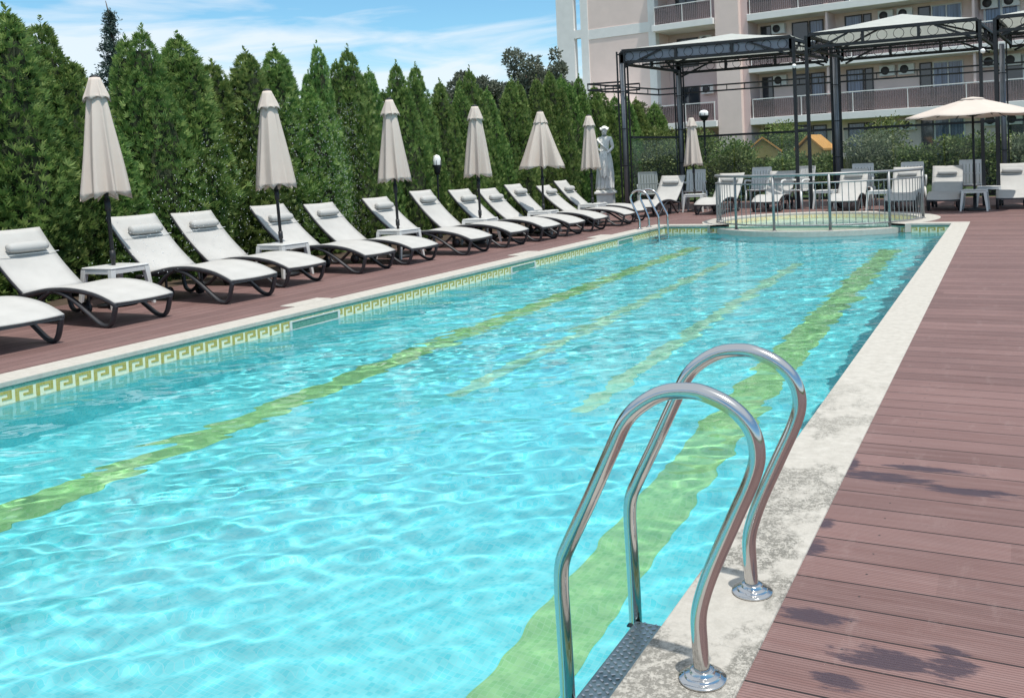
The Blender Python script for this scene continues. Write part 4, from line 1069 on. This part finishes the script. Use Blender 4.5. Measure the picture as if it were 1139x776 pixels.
# blue cedar behind the hedge
r = empty('cedar_tree', (-20.6, 15.85, -.03), 0, 'blue green cedar with drooping tip rising behind the hedge', 'tree'); rg = random.Random(5); Hc = 5.75
m = MB(); m.tube([(0, 0, -.1), (.05, 0, 2.5), (-.05, .02, 4.6), (-.08, 0, 5.5), (-.22, 0, 6.02)], [.15, .11, .06, .025, .008], 8); m.build('trunk', M['bark'], r)
V = []; Fc = []
for k in range(210):
    t = rg.random() ** .8; z = .8 + (Hc - .9) * t; a = rg.uniform(0, 6.28); L = (1 - t) ** 1.25 * 1.9 * rg.uniform(.5, 1.1) + .04; d = Vector((math.cos(a), math.sin(a), 0))
    for j in range(int(16 + 40 * (1 - t))):
        u = rg.random() ** .7; c = Vector((-.06 * t, 0, z)) + d * (L * u) + Vector((0, 0, .12 * u - .38 * L * u * u)) + Vector((rg.gauss(0, .06), rg.gauss(0, .06), rg.gauss(0, .04)))
        for q in range(3):
            dd = (d * rg.uniform(-.2, 1) + Vector((rg.gauss(0, .5), rg.gauss(0, .5), rg.uniform(-.8, .5)))).normalized(); s = dd.cross(Vector((rg.gauss(0, 1), rg.gauss(0, 1), 1))).normalized(); quad_leaf(V, Fc, c, dd, s, rg.uniform(.10, .2) * (1 - .6 * t), .022 * (1 - .4 * t))
o = bpy.data.objects.new('crown', mesh_from('crown', V, Fc, [M['cedar']])); col.objects.link(o); o.parent = r

# shrubs behind the glass
def shrub(x, y, h, w, mat, label, seed, n=5200, leaf=.10):
    rg = random.Random(seed); r = empty('garden_shrub', (x, y, -.03), 0, label, 'shrub', 'shrubs behind the glass screens'); cs = []; m = MB()
    for k in range(9):
        a = rg.uniform(0, 6.28); q = w * rg.uniform(.1, .75); z = h * rg.uniform(.25, .82); cs.append((q * math.cos(a), q * math.sin(a), z, h * rg.uniform(.2, .32)))
        m.tube([(q * .2 * math.cos(a), q * .2 * math.sin(a), -.03), (q * math.cos(a), q * math.sin(a), z)], [.02, .008], 5)
    o = bpy.data.objects.new('foliage', leafy('foliage', mat, cs, n, leaf, seed)); col.objects.link(o); o.parent = r
    m.build('stem', M['bark'], r)
SH = [(-10.05, 26.0, 1.9, .65, 'shrub', 'dark shrub behind the glass between the two thick left posts'), (-9.75, 27.0, 2.3, .8, 'shrub', 'taller dark shrub behind the glass, beside the last hedge tree'), (-9.35, 26.3, 1.9, .6, 'shrub', 'leafy shrub behind the glass, just left of the back left gazebo post'), (-8.1, 27.6, 1.55, .9, 'shrub', 'green shrub just right of the back left gazebo post'), (-7.3, 27.4, 1.6, .9, 'shrub', 'green shrub right of the lamp post, left of the playhouses'), (-5.9, 27.2, 1.5, .85, 'shrub', 'green shrub below the left orange playhouse roof'),
      (-4.9, 27.3, 1.5, .85, 'shrub', 'green shrub below the right orange playhouse roof'), (-3.6, 27.2, 1.8, .8, 'shrub_pale', 'pale shrub right of the middle gazebo posts'), (-2.6, 27.5, 1.6, .8, 'shrub', 'green shrub right of the pale shrubs'), (-1.5, 27.3, 1.7, .9, 'shrub', 'wide shrub below the hotel\'s curtained ground floor window'),
      (-.4, 27.4, 1.75, .9, 'shrub', 'shrub left of the open parasol pole'), (.7, 27.3, 1.8, .9, 'shrub_pale', 'pale olive shrub right of the right gazebo posts'), (1.8, 27.5, 1.95, .9, 'shrub', 'shrub at the right picture edge'), (-10.2, 31.2, 2.3, .7, 'shrub', 'dark pointed shrub left of the lamp post'), (-8.7, 30.6, 2.1, .45, 'shrub', 'dark narrow conical shrub right of the lamp post'),
      (-8.7, 40.5, 3.0, 1.0, 'shrub', 'large dark bush against the hotel between the playhouses'), (-3.9, 32.5, 2.4, .8, 'shrub', 'tall dark bush behind the pale shrub')]
for i, (x, y, h, w, mt, lb) in enumerate(SH): shrub(x, y, h, w, M[mt], lb, 50 + i)
# plume grass beside the middle posts
r = empty('plume_grass', (-3.95, 26.6, -.03), 0, 'tuft of pale plume grass right of the middle gazebo posts', 'plant'); V = []; Fc = []; rg = random.Random(9)
for k in range(260):
    a = rg.uniform(0, 6.28); L = rg.uniform(.8, 1.9); d = (Vector((math.cos(a), math.sin(a), 0)) * rg.uniform(.1, .5) + Vector((0, 0, 1))).normalized(); s = d.cross(Vector((math.cos(a), math.sin(a), .1))).normalized()
    quad_leaf(V, Fc, Vector((.08 * math.cos(a), .08 * math.sin(a), 0)), d, s, L, .014)
o = bpy.data.objects.new('blades', mesh_from('blades', V, Fc, [M['shrub_pale']])); col.objects.link(o); o.parent = r

# ------------------------------------------------------------------ playhouses
def playhouse(x, y, rz, label, s=1.0):
    r = empty('playhouse', (x, y, -.03), rz, label, 'playhouse'); w, d, h = 1.15 * s, 1.1 * s, 1.5
    m = MB(); m.span((-w / 2, -d / 2, 0), (-.25, -d / 2 + .04, h)); m.span((.25, -d / 2, 0), (w / 2, -d / 2 + .04, h)); m.span((-.25, -d / 2, 1.25), (.25, -d / 2 + .04, h)); m.span((-w / 2, d / 2 - .04, 0), (w / 2, d / 2, h)); m.span((-w / 2, -d / 2 + .042, 0), (-w / 2 + .04, d / 2 - .042, h)); m.span((w / 2 - .04, -d / 2 + .042, 0), (w / 2, d / 2 - .042, h))
    for yy in (-d / 2, d / 2 - .04): m.add([(-w / 2, yy, h), (w / 2, yy, h), (0, yy, h + .45), (-w / 2, yy + .04, h), (w / 2, yy + .04, h), (0, yy + .04, h + .45)], [(0, 1, 2), (5, 4, 3), (0, 2, 5, 3), (1, 4, 5, 2)])
    m.build('wall', M['yellow'], r)
    m = MB(); m.bar((-w / 2 - .16, -d / 2 - .15, h - .05), (0, -d / 2 - .15, h + .53), .04)
    m = MB()
    for sx in (-1, 1): m.add([(sx * (w / 2 + .16), -d / 2 - .16, h - .06), (0, -d / 2 - .16, h + .50), (0, d / 2 + .16, h + .50), (sx * (w / 2 + .16), d / 2 + .16, h - .06), (sx * (w / 2 + .16), -d / 2 - .16, h + .02), (0, -d / 2 - .16, h + .58), (0, d / 2 + .16, h + .58), (sx * (w / 2 + .16), d / 2 + .16, h + .02)], [(0, 1, 2, 3), (7, 6, 5, 4), (0, 4, 5, 1), (3, 2, 6, 7), (0, 3, 7, 4)])
    m.build('roof', M['orange'], r)
playhouse(-8.88, 35.7, R(14), 'small yellow playhouse with orange gable roof behind the left gazebo')
playhouse(-7.0, 36.6, R(-14), 'yellow playhouse with orange roof half hidden behind the middle gazebo posts', .85)

# ------------------------------------------------------------------ hotel
hot = empty('hotel_building', (-6.40, 49.14, 0), math.atan2(-.134, .991), 'large pink and white hotel with balconies behind the pergola', 'building')
SL = [(3.02, 3.40), (5.93, 6.30), (8.83, 9.22), (11.75, 12.12), (14.65, 15.05)]; TOPZ = 15.05
BK = 1.55                                       # wall set back behind the balcony fronts
def hb(name, mat, boxes, bevel=0):
    m = MB()
    for a, b in boxes: m.span(a, b)
    return m.build(name, mat, hot, bevel=bevel)
# left wing: fin wall with two tall slots, then the blind pink block
hb('fin_wall', M['trim'], [((-19.66, 0, 0), (-18.36, .35, TOPZ)), ((-17.84, 0, 0), (-17.3, .35, TOPZ)), ((-18.36, 0, 0), (-17.84, .35, 6.58)), ((-18.36, 0, 9.13), (-17.84, .35, 9.64)), ((-18.36, 0, 12.3), (-17.84, .35, TOPZ))])
hb('wing_wall', M['pink'], [((-17.298, .05, -.03), (-12.60, 11, TOPZ))])
hb('trim_band', M['trim'], [((-17.296, .02, 8.95), (-12.9, .07, 9.55)), ((-17.296, .02, 3.0), (-12.9, .07, 3.5)), ((-13.05, .03, -.03), (-12.58, .5, TOPZ))])
hb('low_roof', M['trim'], [((-17.4, -2.6, 4.25), (-13.6, .03, 4.45))])
hb('porch_wall', M['pink'], [((-17.2, -2.3, -.03), (-13.8, -.002, 4.25))])
# recess between wing and pier
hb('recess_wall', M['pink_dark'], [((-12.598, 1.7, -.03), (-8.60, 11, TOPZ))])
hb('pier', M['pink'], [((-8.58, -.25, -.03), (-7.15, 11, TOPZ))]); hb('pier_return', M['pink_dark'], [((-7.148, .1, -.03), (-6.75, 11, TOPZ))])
hb('main_wall', M['pink'], [((-6.748, BK, -.03), (16, 11.5, TOPZ))])
hb('roof', M['trim'], [((-17.3, .02, TOPZ + .002), (16.1, 11.6, TOPZ + .3))])
def window(u0, u1, z0, z1, v, pane='pane', frame='frame', mull=1, t=.06):
    m = MB(); d0, d1 = v - .06, v + .02
    m.span((u0, d0, z0), (u0 + t, d1, z1)); m.span((u1 - t, d0, z0), (u1, d1, z1)); m.span((u0 + t, d0, z1 - t), (u1 - t, d1, z1)); m.span((u0 + t, d0, z0), (u1 - t, d1, z0 + t))
    for k in range(1, mull + 1): c = u0 + (u1 - u0) * k / (mull + 1); m.span((c - t / 2, d0 + .004, z0 + t), (c + t / 2, d1, z1 - t))
    w = m.build('window', M[frame], hot)
    m = MB(); m.span((u0 + t, v - .025, z0 + t), (u1 - t, v - .015, z1 - t)); m.build('pane', M[pane], w)
def ac(u, z, v):
    m = MB(); m.span((u, v - .34, z), (u + .78, v - .02, z + .56)); a = m.build('air_conditioner', M['frame'], hot, bevel=.02)
    m = MB(); m.tube([(u + .30, v - .356, z + .28), (u + .30, v - .342, z + .28)], .22, 20); m.build('fan', M['frame_dark'], a)
def railing(u0, u1, z, v, ends=(), posts=2.0):
    m = MB(); m.bar((u0, v, z + 1.05), (u1, v, z + 1.05), .05, .05); 
    for (uu, vv) in ends: m.bar((uu, v, z + 1.05), (uu, vv, z + 1.05), .05)
    n = max(1, int((u1 - u0) / posts))
    for k in range(n + 1): c = u0 + (u1 - u0) * k / n; m.bar((c, v, z), (c, v, z + 1.05), .04)
    rr = m.build('railing', M['trim'], hot)
    m = MB(); k = 0
    while u0 + .12 * k < u1: m.bar((u0 + .12 * k, v - .012, z + .04), (u0 + .12 * k, v - .012, z + 1.03), .012); k += 1
    m.build('bars', M['rail_bar'], rr)
    m = MB(); m.span((u0, v + .026, z + .06), (u1, v + .034, z + .98))
    for (uu, vv) in ends: m.span((uu - .004, v + .035, z + .06), (uu + .004, vv, z + .98))
    m.build('panel', M['tint'], rr)
for k, (za, zb) in enumerate(SL[:4]):
    o = hb('balcony', M['trim'], [((-6.76, 0, za), (16, BK + .01, zb))], .02)
    railing(-6.6, 15.8, zb, .10, ends=((-6.6, BK),), posts=2.6)
    o = hb('balcony', M['trim'], [((-12.56, -.45, za + .02), (-8.62, 1.71, zb))], .02) if k >= 2 or k == 0 else None
    if o: railing(-12.4, -8.75, zb, -.36, ends=((-12.4, 1.6), (-8.75, -.3)), posts=1.3)
for k in range(5):
    zf = SL[k - 1][1] if k else .05
    zt = SL[k][0]
    if k < 5:
        for u in (-4.9, .3, 5.35, 10.4):                     # mirrored flats share a pier that carries two condensers
            if u > -4: 
                ac(u - .18, zt - .72, BK); ac(u + .80, zt - .72, BK)
            else: ac(u - .9, zt - .72, BK)
        for (a, b, pn, mu) in ((-6.55, -5.9, 'pane', 0), (-4.7, -3.75, 'pane', 0), (-3.7, -2.9, 'curtain', 0), (-1.72, -.78, 'curtain', 0), (-.74, -.28, 'pane', 0), (2.10, 2.72, 'pane', 0), (2.76, 4.25, 'curtain', 1), (6.2, 8.6, 'pane', 2), (9.3, 10.1, 'curtain', 0), (12.2, 14.3, 'pane', 1)):
            if k == 2 and a == 6.2: window(5.26, 6.9, zf + .35, zt - .22, BK - .04, 'curtain', 'frame', 1, .10); continue
            window(a, b, zf + .06, zt - .18, BK, pn, 'frame' if mu else 'frame_dark', mu)
        window(-12.0, -10.6, zf + .5, zt - .3, 1.7, 'pane', 'frame_dark', 1); ac(-10.35, zt - .85, 1.7)
# dividing walls between balconies
for uu in (-2.3, 5.0, 11.3):
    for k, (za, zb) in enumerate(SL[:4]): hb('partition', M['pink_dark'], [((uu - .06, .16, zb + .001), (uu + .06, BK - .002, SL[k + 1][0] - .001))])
# balcony chairs, small and white
for (u, z) in ((-2.6, 3.4), (2.4, 3.4), (3.4, 3.4), (6.4, 3.4)):
    o = copy_tree(pc); w_ = hot.matrix_basis @ Vector((u, .85, z)) if False else Vector((-6.40 + .991 * u + .134 * .85, 49.14 - .134 * u + .991 * .85, z))
    place(o, tuple(w_), R(rng.uniform(-30, 30)), {-2.6: 'white chair on the first floor hotel balcony, leftmost of the balcony chairs', 2.4: 'white chair on the hotel balcony left of the curtained window', 3.4: 'white chair on the hotel balcony in front of the curtained window', 6.4: 'white chair on the hotel balcony behind the right gazebo posts'}[u]); o['group'] = 'white chairs on the hotel balconies'

# ------------------------------------------------------------------ sprinkler spray drifting over the near loungers
rg = random.Random(77); m = MB(); m.smooth = True
for k in range(1900):
    u = rg.random(); y0_ = 11.7 - 5.2 * u ** 1.2; x0_ = -10.05 + 1.5 * u + rg.gauss(0, .28); zt = .25 + 2.2 * (1 - (2 * u - .75) ** 2 * .55) * rg.random() ** .8
    if k % 3 == 0: y0_ = 11.9 + rg.gauss(0, .22); x0_ = -9.95 + rg.gauss(0, .10); zt = rg.uniform(.2, 2.5)
    q = rg.uniform(.0022, .0055); c = (x0_, y0_, max(.1, zt))
    m.add([(c[0] + q, c[1], c[2]), (c[0], c[1] + q, c[2]), (c[0] - q, c[1], c[2]), (c[0], c[1] - q, c[2]), (c[0], c[1], c[2] + q * 1.5), (c[0], c[1], c[2] - q * 1.5)], [(0, 1, 4), (1, 2, 4), (2, 3, 4), (3, 0, 4), (1, 0, 5), (2, 1, 5), (3, 2, 5), (0, 3, 5)])
M['drops'] = plain('water_drops', (.80, .84, .86), .1, 0, .02, 3)
o = m.build('water_spray', M['drops']); tag(o, 'fine sprinkler spray of white droplets in front of the hedge near the second parasol', 'water spray', kind='stuff')
